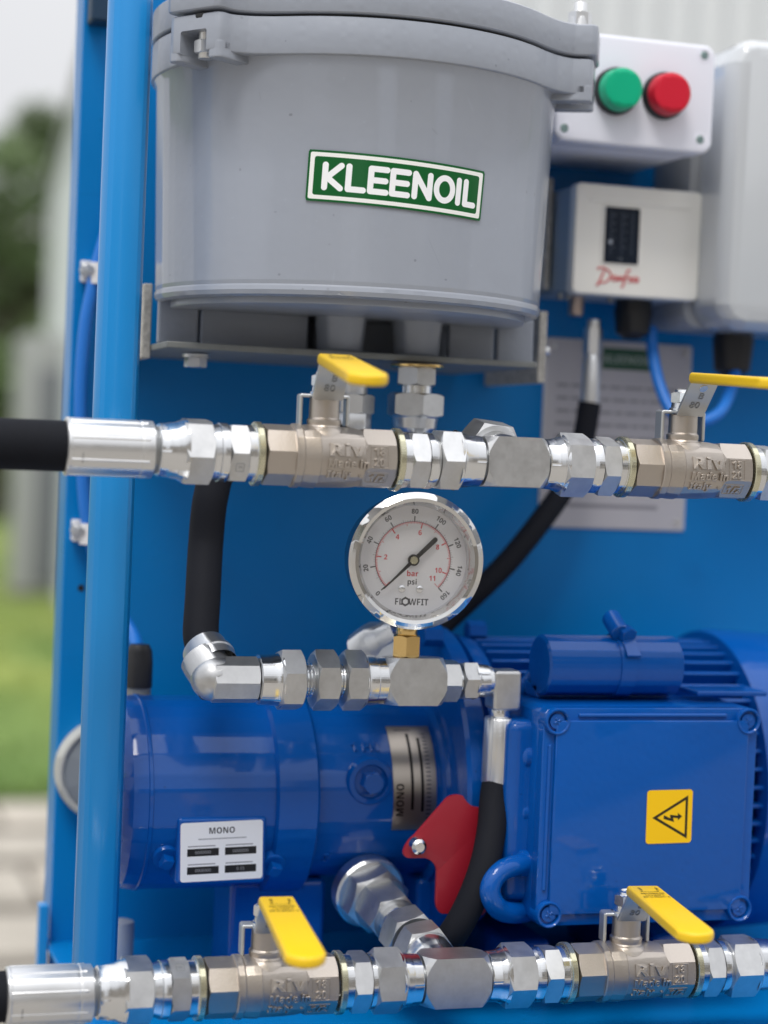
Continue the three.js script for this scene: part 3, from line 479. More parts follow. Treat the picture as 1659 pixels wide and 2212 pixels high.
// crimped sleeve: eight flattened lobes with fine ridges between them
function ferrule(parent, L, r, ph) {
  const lobes = (th, t) => { if (t < 0.0022 || t > L - 0.0035) return 1; const k = ((th + ph) / (Math.PI / 4)) % 1, d = Math.abs(((k + 1) % 1) - 0.5) * 2; return 0.978 + 0.012 * (1 - d * d * 0.5) + (d > 0.9 ? 0.034 : 0); };
  const m = part(parent, 'ferrule', [lathe([[0, r - 0.003], [0, r - 0.0008], [0.0006, r], [0.002, r], [0.0024, r * 0.985], [0.003, r * 0.995], [L * 0.5, r], [L - 0.0085, r], [L - 0.008, r * 0.985], [L - 0.0072, r * 0.985], [L - 0.0068, r], [L - 0.0038, r], [L - 0.0034, r * 0.985], [L - 0.0028, r * 0.99], [L - 0.0008, r * 0.985], [L, r - 0.0014], [L, r - 0.006]], 'x', 192, lobes)], M.zinc);
  const dots = []; for (let i = 0; i < 5; i++) dots.push(cyl(-0.0004, 0.0003, 0.0004, 'z', 0.0001, 8).translate(L * 0.17, -0.0032 - i * 0.0011, Math.sqrt(r * r - (0.0032 + i * 0.0011) ** 2) * 0.995));
  part(m, 'stamp_mark', dots, M.zincDark); return m;
}
// hose with its crimped end; x runs from the sleeve's left edge. marks in metres along the line
function lineHose(label, x0, y, rHose, xn) {
  const [f1, c0, h0, h1] = xn.map(x => x - x0), t = thing('hydraulic_hose', label, 'hose', [x0, y, 0]);
  part(t, 'rubber_hose', tube([V(-0.34, -0.02, 0.012), V(-0.22, -0.006, 0.004), V(-0.12, 0.0008, 0.0005), V(-0.06, 0, 0), V(0.006, 0, 0)], rHose, 80, 48), M.rubber);
  ferrule(t, f1, 0.0152, 0.35);
  part(t, 'stem', lathe([[f1 - 0.002, 0.0128], [f1 + 0.0012, 0.0126], [c0 - 0.0004, 0.0122], [c0 + 0.002, 0.012]], 'x'), M.zincDark);
  const cr = part(t, 'swivel_collar', [lathe([[c0, 0.0105], [c0, 0.0132], [c0 + 0.0006, 0.0139], [c0 + 0.0052, 0.0142], [c0 + 0.0058, 0.0145], [h0 - 0.0035, 0.0150], [h0 - 0.001, 0.0162], [h0 + 0.002, 0.0172]], 'x', 120, dents(c0 + 0.0005, c0 + 0.0056)), ...colRidges(0.0141, c0 + 0.0006, c0 + 0.0058, 8, 0.5)], M.zincTurned);
  return [t, h0, h1];
}
// ---- ball valve: everything along +x from its left end, ball centre at 34.6 mm
const VL = 0.0732, BC = 0.0346;
const valveG = (() => {
  const left = bar(8, 0.0302, 0.0012, 0.0175, { rot: 30, r0: 0.0149, r1: 0.0158, k0: 0.5 });
  const centre = lathe([[0.0168, 0.0128], [0.0168, 0.0164], [0.0174, 0.0171], [0.0205, 0.0172], [0.0211, 0.0168], [0.0215, 0.01635], [0.022, 0.0165], [0.026, 0.0169], [0.0296, 0.01705], [0.0300, 0.01675], [0.0304, 0.01655], [0.044, 0.0164], [0.05, 0.0160], [0.056, 0.0151], [0.06, 0.0146]], 'x', 96);
  const right = bar(8, 0.0306, 0.0535, VL - 0.001, { rot: 4, r0: 0.0142, r1: 0.0149, k0: 0.9, k1: 0.5 });
  const neck = lathe([[0.006, 0.0135], [0.0135, 0.0118], [0.0152, 0.0104], [0.0158, 0.0092], [0.0166, 0.00885], [0.0172, 0.0090], [0.0183, 0.0092], [0.0195, 0.0092], [0.0200, 0.0086], [0.0206, 0.0082], [0.0305, 0.0081], [0.031, 0.0077], [0.031, 0]], 'y', 64).translate(BC, 0, 0);
  const wrapText = (s, size, x, y, r, f = fontB) => { const g = text(s, size, 0.0011, f, [0, 0, 0], 0.00018), p = g.attributes.position; for (let i = 0; i < p.count; i++) { const X = p.getX(i) + x, Y = p.getY(i) + y, Z = p.getZ(i), a = Y / r; p.setXYZ(i, X, (r - 0.0002 + Z) * Math.sin(a), (r - 0.0002 + Z) * Math.cos(a)); } g.computeVertexNormals(); return g; };
  const marks = [wrapText('Riv', 0.0066, BC - 0.0012, 0.0008, 0.0163), wrapText('Made in', 0.0043, BC - 0.0012, -0.0054, 0.0163), wrapText('Italy', 0.0043, BC - 0.0012, -0.0113, 0.0163)];
  { const g = marks[0], p = g.attributes.position; for (let i = 0; i < p.count; i++) p.setX(i, BC - 0.0012 + (p.getX(i) - BC + 0.0012) * 1.5); g.computeVertexNormals(); }
  const onFace = (g, a) => xf(g, [0, 0, 0], [-a * D, 0, 0]);
  const frame = (w, h, x, y, b = 0.00055) => [box(w, b, 0.0009, [x, y + h / 2, 0], 0.0002), box(w, b, 0.0009, [x, y - h / 2, 0], 0.0002), box(b, h, 0.0009, [x - w / 2, y, 0], 0.0002), box(b, h, 0.0009, [x + w / 2, y, 0], 0.0002)];
  const face1 = [text('18', 0.0042, 0.0009, fontB, [0.0588, 0.0006, 0], 0.00015), text('20', 0.0042, 0.0009, fontB, [0.0588, -0.0052, 0], 0.00015), ...frame(0.0095, 0.0114, 0.0622, -0.0002)].map(g => onFace(g.translate(0, 0, 0.0152), 4));
  const face2 = [text('1/2', 0.0042, 0.0009, fontB, [0.0575, -0.0022, 0], 0.00015), ...frame(0.0115, 0.0068, 0.0618, 0)].map(g => onFace(g.translate(0, 0, 0.0152), -41));
  const dot = xf(bar(3, 0.0012, 0, 0.0011, { axis: 'z', rot: -10 }), [BC + 0.0175, -0.0094, 0.0125]);
  // lever, built pointing to +z with the stem at the origin; y = 0 is the top of the neck
  const flat = [box(0.0165, 0.002, 0.0155, [0, 0.001, -0.0005], 0.0007), box(0.0266, 0.002, 0.0095, [0, 0.001, -0.0035], 0.0009)];
  const tabs = [-1, 1].map(s => box(0.002, 0.0165, 0.0088, [s * 0.0128, -0.0066, -0.0035], 0.0009));
  const c45 = Math.cos(48 * D), s45 = Math.sin(48 * D);
  const inc = [xf(slab(roundRect(0.0168, 0.0275, 0.001), 0.002, 0.0004), [0, 0.0008 + 0.0128 * s45, 0.0072 + 0.0128 * c45], [Math.PI / 2 - 48 * D, 0, 0])];
  const b80 = [text('B', 0.0042, 0.0003, fontR, [-0.0005, -0.0005, 0.0021], 0), text('80', 0.0042, 0.0003, fontR, [-0.0035, -0.0072, 0.0021], 0)].map(g => xf(g, [0, 0.0008 + 0.0128 * s45, 0.0072 + 0.0128 * c45], [Math.PI / 2 - 48 * D, 0, 0]));
  const rivet = xf(lathe([[0.0019, 0.0026], [0.0024, 0.0024], [0.0026, 0.0014], [0.0026, 0]], 'z', 24), [0.0, 0.0008 + 0.0128 * s45, 0.0072 + 0.0128 * c45], [Math.PI / 2 - 48 * D, 0, 0]).translate(0.0005, 0.0072 * s45, 0.0072 * c45);
  const gs = new THREE.Shape(); const gl = 0.089, gw = 0.0096; gs.moveTo(-gw + 0.002, 0); gs.lineTo(gw - 0.002, 0); gs.quadraticCurveTo(gw, 0, gw, 0.002); gs.lineTo(gw + 0.0008, gl - gw); gs.absarc(0, gl - gw, gw + 0.0008, 0, Math.PI, false); gs.lineTo(-gw, 0.002); gs.quadraticCurveTo(-gw, 0, -gw + 0.002, 0); 
  const grip = crease(new THREE.ExtrudeGeometry(gs, { depth: 0.0012, bevelEnabled: true, bevelSize: 0.0018, bevelThickness: 0.0024, bevelOffset: -0.0018, bevelSegments: 6, curveSegments: 24 }), 0.7); grip.rotateX(Math.PI / 2); grip.translate(0, 0.0036, 0);   // runs to +z, thickness 6 mm in y
  return { left, centre, right, neck, marks, face: [...face1, ...face2, dot], flat, tabs, inc, b80, rivet, grip };
})();
for (const k of ['left', 'centre', 'right', 'neck']) valveG[k] = uvBox(valveG[k]);
const gripPrint = canvasTex(512, 512, (c, w, h) => {
  c.clearRect(0, 0, w, h); c.fillStyle = c.strokeStyle = '#14120a'; c.lineWidth = 7; c.textAlign = 'center';
  c.save(); c.translate(110, 120); c.rotate(Math.PI / 2); c.font = 'bold 62px sans-serif'; c.fillText('OFF', 0, 0); c.restore();
  c.save(); c.translate(395, 115); c.rotate(Math.PI / 2); c.font = 'bold 62px sans-serif'; c.fillText('ON', 0, 0); c.restore();
  c.beginPath(); c.moveTo(110, 218); c.quadraticCurveTo(256, 262, 400, 218); c.stroke();
  for (const [x, s] of [[84, 1], [426, -1]]) { c.beginPath(); c.moveTo(x, 206); c.lineTo(x + 52 * s, 200); c.lineTo(x + 44 * s, 246); c.fill(); }
  c.font = 'bold 60px sans-serif'; c.fillText('GAS FAMILIES', 256, 330, 420); c.fillText('1-2-3 MOP 5', 256, 405, 330); c.fillText('BSI to EN331+ A', 256, 480, 470);
});
const gripInk = phys(0xffffff, 0.5, { map: gripPrint, transparent: true, alphaTest: 0.4 });
function valve(label, x0, y, turn, droop) {
  const t = thing('ball_valve', label, 'valve', [x0, y, 0], 'yellow handled ball valves on the two pipe lines');
  const b = new THREE.Mesh(valveG.centre, M.nickel); b.name = 'body'; b.castShadow = b.receiveShadow = true; t.add(b);
  const add = (n, g, p = t) => { const m = new THREE.Mesh(g, M.nickel); m.name = n; m.castShadow = m.receiveShadow = true; p.add(m); };
  add('end_hex', valveG.left); add('end_hex', valveG.right); add('stem_neck', valveG.neck);
  part(b, 'cast_lettering', valveG.marks, M.nickel); part(b, 'cast_numbers', valveG.face, M.nickel);
  const lev = part(t, 'lever', [...valveG.flat, ...valveG.tabs, ...valveG.inc], M.strip); lev.position.set(BC, 0.0312, 0); lev.rotation.y = turn * D;
  part(lev, 'stamped_letters', valveG.b80, M.zincDark); part(lev, 'rivet', valveG.rivet, M.chrome);
  const nut = part(t, 'stem_nut', [bar(6, 0.0125, 0.0062, 0.0125, { axis: 'y', rot: 12, r1: 0.0058 }), lathe([[0.002, 0], [0.002, 0.0078], [0.0032, 0.0078], [0.0036, 0.007], [0.0062, 0.0066]], 'y', 36), lathe([[0.0122, 0.0052], [0.0138, 0.005], [0.0145, 0.0038], [0.0138, 0.0034], [0.0134, 0]], 'y', 28)], M.zincTurned); nut.position.set(BC, 0.0312, -0.0008);
  const gr = part(t, 'grip', valveG.grip, M.yellow); gr.rotation.order = 'YXZ'; gr.rotation.set(droop * D, turn * D, 0);
  const s = V(0, 0.0312 + 0.0198, 0.0222).applyAxisAngle(V(0, 1, 0), turn * D); gr.position.set(BC + s.x, s.y - 0.003, s.z);
  const pg = new THREE.PlaneGeometry(0.0174, 0.0235); pg.rotateX(-Math.PI / 2); const pr = part(gr, 'grip_print', pg, gripInk, null, true); pr.position.set(0, 0.00612, 0.0142);
  return t;
}
// a hexagon adapter between valve and swivel nut. side +1: the seal is at its right end
function adapter(label, x, y, rot, side, cone) {
  const t = thing('hex_adapter', label, 'adapter', [x, y, 0], 'zinc hexagon adapters beside the valves'), f = side;
  const R = f > 0 ? 0 : Math.PI, put2 = g => f > 0 ? g : xf(g, [0, 0, 0], [0, Math.PI, 0]);
  // local: seal face at 0, going to -x
  part(t, 'hexagon', put2(bar(6, 0.0292, -0.0183, -0.0075, { rot: f > 0 ? rot : 180 - rot })), M.zincFlat);
  part(t, 'shoulder', put2(lathe([[-0.0078, 0.0150], [-0.0040, 0.0150], [-0.0036, 0.0153]], 'x', 72)), M.zincTurned);
  part(t, 'seal_ring', [put2(lathe([[-0.0036, 0.013], [-0.0036, 0.0166], [-0.0032, 0.0171], [-0.0004, 0.0171], [0, 0.0166], [0, 0.0135]], 'x', 72))], M.seal);
  part(t, 'collar', put2(lathe(cone ? [[-0.0345, 0.0098], [-0.0300, 0.0108], [-0.0296, 0.0128], [-0.0262, 0.0139], [-0.0228, 0.0150], [-0.0225, 0.0155], [-0.0183, 0.0155]] : [[-0.032, 0.0118], [-0.0245, 0.0118], [-0.0240, 0.0142], [-0.0222, 0.0149], [-0.0215, 0.0152], [-0.0183, 0.0152]], 'x', 72)), M.zincTurned);
  if (cone) { const fa = rot > 20 ? rot - 60 : rot + 60; part(t, 'stamp', [text('H', 0.0022, 0.0003, fontR, [-0.0137, -0.0010, 0.01445], 0), box(0.0042, 0.0003, 0.0004, [-0.0128, -0.0024, 0.0146], 0.0001), box(0.0042, 0.0003, 0.0004, [-0.0128, 0.0024, 0.0146], 0.0001), box(0.0003, 0.0048, 0.0004, [-0.0149, 0, 0.0146], 0.0001), box(0.0003, 0.0048, 0.0004, [-0.0107, 0, 0.0146], 0.0001)].map(g => xf(g, [0, 0, 0], [-fa * D, 0, 0])), M.zincDark); }
  return t;
}
// tee with a swivel nut at either side
function tee(label, x0, x1, y, ns, marks) {
  const xc = (x0 + x1) / 2, h = (x1 - x0) / 2, t = thing('tee_fitting', label, 'tee fitting', [xc, y, 0]);
  part(t, 'tee_block', bar(4, 0.0272, -h, h, { rot: marks.rot, r0: 0.0142, r1: 0.0142, k0: 1.1, k1: 1.1, m: 16 }), M.zincFlat);
  for (const [s, len, rot, hl] of ns) {
    const hb = s * (h + len), R = g => s > 0 ? g : xf(g, [0, 0, 0], [0, Math.PI, 0]);
    const c = part(t, 'swivel_collar', R(mergeGeometries([lathe([[h - 0.004, 0.0100], [h + 0.0008, 0.0100], [h + 0.0009, 0.0134], [h + 0.0015, 0.0139], [h + 0.0062, 0.0142], [h + 0.007, 0.0145], [h + len - 0.001, 0.0150], [h + len + 0.002, 0.0165]], 'x', 120, dents(h + 0.0012, h + 0.0066)), ...colRidges(0.0141, h + 0.0012, h + 0.0065, 8, 0.3)].map(clean))), M.zincTurned);
    part(t, 'swivel_nut', R(bar(6, 0.0312, h + len, h + len + hl, { rot: s > 0 ? rot : 180 - rot, k0: 0.7 })), M.zincFlat);
    part(t, 'nut_seat', R(lathe([[h + len + hl - 0.002, 0.0135], [h + len + hl + 0.0012, 0.0128], [h + len + hl + 0.003, 0.0122]], 'x')), M.zincDark);
  }
  return t;
}
{
  // upper line
  const [t1, h0, h1] = lineHose('black rubber hose with a crimped silver end, entering at the upper left', -0.1722, YT, 0.01315, [-0.1265, -0.1243, -0.1114, -0.0960]);
  part(t1, 'swivel_nut', bar(6, 0.0318, h0, h1, { rot: 21, k0: 0.7, r0: 0.0165 }), M.zincFlat);
  adapter('zinc adapter between the upper hose nut and the first upper valve', -0.0695, YT, 30, 1, true);
  valve('ball valve with a short foreshortened yellow handle, just above the pressure gauge', -0.0693, YT, -4, 8.5);
  adapter('zinc adapter on the right side of the valve above the gauge', 0.0040, YT, 29, -1, false);
  tee('square zinc tee in the middle of the upper pipe line, between two swivel nuts', 0.0552, 0.0907, YT + 0.001, [[-1, 0.0133, 28, 0.0135], [1, 0.0098, 8, 0.0168]], { rot: 2 });
  adapter('zinc adapter on the left side of the upper right valve', 0.1412, YT + 0.001, 12, 1, false);
  valve('ball valve at the upper right with its yellow handle seen edge on', 0.1414, YT + 0.001, 1, 3.2);
  adapter('zinc adapter cut off by the right edge of the picture on the upper line', 0.1414 + VL, YT + 0.001, 22, -1, false);
  // lower line
  const [t2, g0, g1] = lineHose('black rubber hose with a crimped silver end, entering at the lower left corner', -0.1924, YB, 0.01315, [-0.1475, -0.1453, -0.1325, -0.1170]);
  part(t2, 'swivel_nut', bar(6, 0.0318, g0, g1, { rot: 18, k0: 0.7, r0: 0.0165 }), M.zincFlat);
  adapter('zinc adapter between the lower hose nut and the lower left valve', -0.0896, YB, 5, 1, true);
  valve('ball valve at the lower left, its broad yellow handle pointing forward below the white label', -0.0894, YB, -3.5, 6);
  adapter('zinc adapter on the right side of the lower left valve', -0.0160, YB, 22, -1, false);
  tee('square zinc tee in the middle of the lower pipe line', 0.0325, 0.0704, YB, [[-1, 0.0110, 8, 0.0165], [1, 0.0096, 18, 0.0170]], { rot: 2 });
  adapter('zinc adapter on the left side of the lower right valve', 0.1206, YB, 35, 1, false);
  valve('ball valve at the lower right, its yellow handle slanting forward below the terminal box', 0.1208, YB, -5, 3);
  adapter('zinc adapter on the right side of the lower right valve', 0.1208 + VL, YB, 24, -1, false);
  const t3 = thing('hose_end', 'silver swivel nut and sleeve at the lower right corner, cut off by the picture edge', 'hose end', [0.2165, YB, 0]);
  part(t3, 'thread', lathe([[-0.004, 0.0122], ...Array.from({ length: 8 }, (_, i) => [-0.0036 + i * 0.0011, i % 2 ? 0.0129 : 0.0119]), [0.006, 0.012]], 'x'), M.zinc);
  part(t3, 'swivel_nut', bar(6, 0.0312, 0.0015, 0.0195, { rot: 27, k1: 0.7 }), M.zincFlat);
  part(t3, 'swivel_collar', [lathe([[0.0175, 0.0162], [0.0205, 0.0150], [0.03, 0.0145], [0.031, 0.0140], [0.035, 0.0139], [0.0356, 0.0133], [0.0356, 0.01]], 'x', 72), ...colRidges(0.0141, 0.030, 0.0352, 8, 0.3)], M.zincTurned);
  const fr = ferrule(t3, 0.045, 0.0152, 0.3); fr.position.x = 0.038;
}
{
  // branch of the upper tee to the filter: nut behind the tee, elbow, nuts under the filter ports
  const a = V(0.0730, YT + 0.004, -0.012), b = at(1035, 962, -0.045);
  const t = thing('filter_elbow', 'zinc swivel elbow behind the upper tee, leading up to the middle of the filter housing', 'elbow', [0, 0, 0]);
  part(t, 'branch_stub', put(cyl(-0.012, 0.02, 0.0125, 'x', 0.001), a, b), M.zincTurned);
  part(t, 'branch_nut', put(bar(6, 0.0312, 0.012, 0.03, { rot: 14 }), a, b), M.zincFlat);
  const p = at(895, 930, -0.125), e = V(p.x, p.y - 0.006, p.z);
  part(t, 'bend', tube([b.clone().lerp(a, 0.2), b.clone().lerp(e, 0.4).add(V(0, -0.004, 0)), e.clone().add(V(0, -0.002, 0)), V(p.x, p.y + 0.02, p.z)], 0.0098, 40, 24), M.zincTurned);
  const y = (py) => at(895, py, -0.125).y;
  const x = p.x, z = p.z, bx = (g) => g.translate(x, 0, z);
  part(t, 'collar', bx(lathe([[y(935), 0.0105], [y(925), 0.0132], [y(903), 0.0138], [y(898), 0.015]], 'y')), M.zinc);
  part(t, 'swivel_nut', bx(bar(6, 0.0305, y(900), y(850), { axis: 'y', rot: -28 })), M.zincFlat);
  part(t, 'thread', bx(cyl(y(852), y(828), 0.0095, 'y', 0.0005)), M.zincTurned);
  part(t, 'upper_hexagon', bx(bar(6, 0.0225, y(833), y(793), { axis: 'y', rot: -14 })), M.zincFlat);
  part(t, 'seal_ring', bx(cyl(y(794), y(787), 0.0165, 'y', 0.0006)), M.brass);
}
{
  // hose from the second filter port down to the gauge line, with its elbow
  const t = thing('hydraulic_hose', 'black hose hanging behind the upper line down to the elbow left of the gauge', 'hose', [0, 0, 0]);
  const z = -0.12, q = [at(752, 930, z), at(735, 965, z), at(660, 985, z), at(560, 985, z - 0.004), at(480, 1010, z - 0.004), at(455, 1075, z), at(444, 1180, z), at(438, 1290, -0.105), at(434, 1372, -0.094), at(446, 1412, -0.085)];
  part(t, 'rubber_hose', tube(q, 0.0104, 120, 28), M.rubberPlain);
  const y = (py) => at(765, py, -0.125).y, x = at(762, 880, -0.125).x, bx = g => g.translate(x, 0, -0.125);
  part(t, 'port_nut', [bx(bar(6, 0.0225, y(895), y(852), { axis: 'y', rot: 20 })), bx(cyl(y(940), y(893), 0.0115, 'y')), bx(cyl(y(853), y(790), 0.0085, 'y'))], M.zinc);
  const a = at(434, 1392, -0.09), b = at(478, 1462, -0.066);
  part(t, 'hose_sleeve', put(lathe([[0.004, 0.0120], [0.0045, 0.0130], [0.0125, 0.0134], [0.0128, 0.0143], [0.0155, 0.0146], [0.0165, 0.0140], [0.022, 0.0135]], 'x'), a, b), M.zinc);
}

// ---------------------------------------------------------------- gauge line
const GZ = -0.066;
const gx = (px, py = 1470) => at(px, py, GZ).x, GYL = at(700, 1469, GZ).y;
{
  const x0 = gx(432), t = thing('gauge_manifold', 'row of zinc fittings under the gauge, from the angled elbow to the small right elbow', 'pipe fitting', [x0, GYL, GZ]), X = px => gx(px) - x0;
  // elbow block with a mitred back
  part(t, 'elbow_block', [bar(8, 0.0245, X(446), X(553), { rot: 20, r0: 0.009, k0: 0.8 }), xf(new THREE.SphereGeometry(0.0132, 40, 28), [X(462), 0.0008, -0.001]), put(lathe([[-0.004, 0.0130], [0.012, 0.0130], [0.017, 0.0126], [0.018, 0.0115], [0.018, 0.006]], 'x', 56), V(X(466), 0.0, -0.001), V(X(430), 0.0165, -0.018))], M.zincFlat);
  part(t, 'swivel_collar', [lathe([[X(551), 0.010], [X(554), 0.010], [X(554) + 0.0003, 0.0134], [X(557), 0.0142], [X(578), 0.0144], [X(595), 0.0148], [X(604), 0.016]], 'x', 72), ...colRidges(0.0142, X(556), X(576), 8, 0.3)], M.zincTurned);
  part(t, 'swivel_nut', bar(6, 0.0312, X(598), X(649), { rot: -12, k0: 0.7 }), M.zincFlat);
  const thr = (a, b, r) => { const n = 9, L = []; for (let i = 0; i <= n; i++) L.push([a + (b - a) * i / n, r + (i % 2 ? 0.0004 : -0.0003)]); return lathe(L, 'x'); };
  part(t, 'thread', [thr(X(645), X(678), 0.0094)], M.zincTurned);
  part(t, 'hexagon', bar(6, 0.0305, X(674), X(723), { rot: 0 }), M.zincFlat);
  part(t, 'thread', [thr(X(720), X(745), 0.0094)], M.zincTurned);
  part(t, 'swivel_nut', bar(6, 0.0305, X(738), X(785), { rot: 0, k1: 0.7 }), M.zincFlat);
  part(t, 'swivel_collar', [lathe([[X(780), 0.0158], [X(788), 0.0146], [X(806), 0.0142], [X(808), 0.0139], [X(828), 0.0137], [X(830), 0.013], [X(830), 0.01]], 'x', 72), ...colRidges(0.0141, X(806), X(827), 8, 0.1)], M.zincTurned);
  part(t, 'tee_block', bar(4, 0.0272, X(828), X(950), { rot: 3, r0: 0.0142, r1: 0.0142, k0: 1.1, k1: 1.1, m: 16 }), M.zincFlat);
  part(t, 'small_hexagon', bar(6, 0.0222, X(946), X(986), { rot: 24 }), M.zincFlat);
  part(t, 'thread', [thr(X(982), X(1002), 0.0075)], M.zincTurned);
  part(t, 'small_nut', bar(6, 0.0205, X(994), X(1028), { rot: 40, k1: 0.7 }), M.zincFlat);
  part(t, 'swivel_collar', lathe([[X(1022), 0.0108], [X(1034), 0.0098], [X(1050), 0.0095], [X(1058), 0.0088], [X(1062), 0.0078]], 'x', 56), M.zincTurned);
  const ew = X(1117) - X(1058); part(t, 'small_elbow', box(ew, 0.0235, 0.0165, [(X(1058) + X(1117)) / 2, at(1087, 1489, GZ).y - GYL, 0], 0.0022), M.zincFlat);
  // back branch: big elbow behind the tee
  const c = at(812, 1398, -0.115); part(t, 'rear_elbow', [xf(lathe([[-0.012, 0.010], [-0.010, 0.0145], [0.0, 0.0152], [0.004, 0.0150], [0.010, 0.0122], [0.022, 0.011]], 'x'), [c.x - x0, c.y - GYL, c.z - GZ], [0, -0.9, 0.55]), xf(bar(6, 0.0255, -0.002, 0.010, { rot: 15 }), [c.x - x0 + 0.008, c.y - GYL - 0.004, c.z - GZ + 0.008], [0, -0.9, 0.2])], M.zinc);
}
{
  // thin hose from the small elbow down behind the lower line
  const t = thing('hydraulic_hose', 'black hose curving down from the small elbow, crossing in front of the red guard', 'hose', [0, 0, 0]);
  const p0 = at(1090, 1525, GZ), y = py => at(1085, py, GZ).y, fx = at(1078, 1610, GZ).x;
  const b = g => g.translate(fx, 0, GZ);
  part(t, 'stem', b(cyl(y(1556), y(1524), 0.0062, 'y')), M.zincTurned);
  const lob = (th) => { const k = (th / (Math.PI / 4)) % 1, d = Math.abs(((k + 1) % 1) - 0.5) * 2; return 0.975 + 0.02 * (1 - d * d) + (d > 0.9 ? 0.02 : 0); };
  part(t, 'ferrule', b(lathe([[y(1692), 0.007], [y(1691), 0.0093], [y(1688), 0.0097], [y(1600), 0.0096], [y(1553), 0.0094], [y(1549), 0.0088], [y(1549), 0.005]], 'y', 96, lob)), M.zinc);
  part(t, 'rubber_hose', tube([V(fx, y(1680), GZ), at(1068, 1720, -0.063), at(1062, 1790, -0.056), at(1046, 1870, -0.05), at(1016, 1950, -0.05), at(980, 2015, -0.056), at(935, 2070, -0.075), at(890, 2110, -0.1)], 0.0087, 100, 28), M.rubberPlain);
}
{
  // pressure gauge
  const zf = -0.044, c = at(897, 1211, zf), t = thing('pressure_gauge', 'round pressure gauge in a bright steel case on a brass stem', 'pressure gauge', [c.x, c.y, zf]);
  const R = 0.0392; t.rotation.y = -6 * D;
  part(t, 'case', lathe([[-0.032, 0], [-0.032, 0.03], [-0.030, 0.0345], [-0.026, 0.0362], [-0.006, 0.0366], [-0.004, 0.038], [-0.003, R - 0.001], [0, R], [0.003, R - 0.0002], [0.0048, R - 0.0016], [0.0056, R - 0.0036], [0.0050, R - 0.0056], [0.0036, R - 0.0067], [0.001, R - 0.0075], [-0.001, R - 0.0079]], 'z', 120), M.chrome);
  const tex = canvasTex(1024, 1024, (x, W) => {
    x.fillStyle = '#e3e3e6'; x.fillRect(0, 0, W, W); x.translate(W / 2, W / 2); x.textAlign = 'center'; x.textBaseline = 'middle'; const S = W / 2;
    const ang = f => (225 - 270 * f) * D, P = (r, f) => [S * r * Math.cos(ang(f)), -S * r * Math.sin(ang(f))], tick = (r0, r1, f, w) => { x.lineWidth = w; x.beginPath(); x.moveTo(...P(r0, f)); x.lineTo(...P(r1, f)); x.stroke(); };
    const rot = (s, r, f, font) => { x.save(); const [px, py] = P(r, f); x.translate(px, py); x.rotate(Math.PI / 2 - ang(f)); x.font = font; x.fillText(s, 0, 0); x.restore(); };
    x.strokeStyle = x.fillStyle = '#26262a'; x.lineWidth = 4; x.beginPath(); x.arc(0, 0, S * 0.70, -ang(0), -ang(1)); x.stroke();
    for (let i = 0; i <= 80; i++) { if (i % 10 === 0) tick(0.70, 0.80, i / 80, 11); else tick(0.70, i % 5 ? 0.73 : 0.75, i / 80, 3); }
    for (let i = 0; i <= 8; i++) rot(String(i * 20), 0.885, i / 8, 'bold 62px sans-serif');
    x.strokeStyle = x.fillStyle = '#c8262e'; x.lineWidth = 4; x.beginPath(); x.arc(0, 0, S * 0.69, -ang(0), -ang(1)); x.stroke();
    for (let i = 0; i <= 110; i++) tick(0.69, i % 20 === 0 || i === 110 ? 0.59 : i % 10 ? 0.66 : 0.63, i / 110, i % 20 === 0 ? 11 : 5);
    for (const b of [0, 2, 4, 6, 8, 10, 11]) { const [px, py] = P(b === 11 ? 0.5 : 0.51, b / 11 - (b === 11 ? 0.015 : 0)); x.font = 'bold 64px sans-serif'; if (b) x.fillText(String(b), px, py); }
    x.font = 'bold 70px sans-serif'; x.fillText('bar', 0, S * 0.25); x.fillStyle = '#26262a'; x.fillText('psi', 0, S * 0.40);
    x.font = 'bold 84px sans-serif'; x.fillText('FL', -S * 0.235, S * 0.765, 80); x.fillText('WFIT', S * 0.135, S * 0.765, 190); x.lineWidth = 17; x.strokeStyle = '#26262a'; x.beginPath(); for (let k = 0; k < 6; k++) { const a = k * Math.PI / 3 + Math.PI / 6; x[k ? 'lineTo' : 'moveTo'](-S * 0.11 + 36 * Math.cos(a), S * 0.762 + 36 * Math.sin(a)); } x.closePath(); x.stroke();
  });
  const rd = R - 0.0078, g = new THREE.CircleGeometry(rd, 80); const dial = part(t, 'dial', xf(g, [0, 0, -0.006]), phys(0xffffff, 0.45, { map: tex }), null, true);
  part(t, 'case_inner', lathe([[-0.0062, rd - 0.0002], [-0.001, rd + 0.0001]].reverse(), 'z', 96), M.plate);
  const an = 225 * D, L = rd * 0.76, ca = Math.cos(an), sa = Math.sin(an), pt = (u, v) => [u * ca - v * sa, u * sa + v * ca];
  part(t, 'needle', [slab(shapeOf([pt(-0.017, -0.0014), pt(-0.017, 0.0014), pt(-0.002, 0.0012), pt(L, 0.0003), pt(L, -0.0003), pt(-0.002, -0.0012)]), 0.0008, 0.0002).translate(0, 0, -0.0042), cyl(-0.0045, -0.0034, 0.0014, 'z').translate(-0.017 * ca, -0.017 * sa, 0), cyl(-0.0056, -0.0032, 0.0033, 'z')], M.black);
  part(t, 'hub', lathe([[-0.0034, 0.0024], [-0.0026, 0.0022], [-0.0023, 0.0012], [-0.0023, 0]], 'z', 32), M.seal);
  for (const s of [-1, 1]) part(t, 'dial_screw', lathe([[-0.006, 0.0022], [-0.0052, 0.002], [-0.0046, 0.0012], [-0.0044, 0]], 'z', 24).translate(s * 0.0052 - 0.0008, -rd * 0.53, 0), M.zincTurned);
  part(t, 'glass', cyl(-0.0012, 0.0006, rd + 0.0006, 'z', 0.0002, 96), phys(0xffffff, 0.02, { transmission: 1, thickness: 0, ior: 1.5 }));
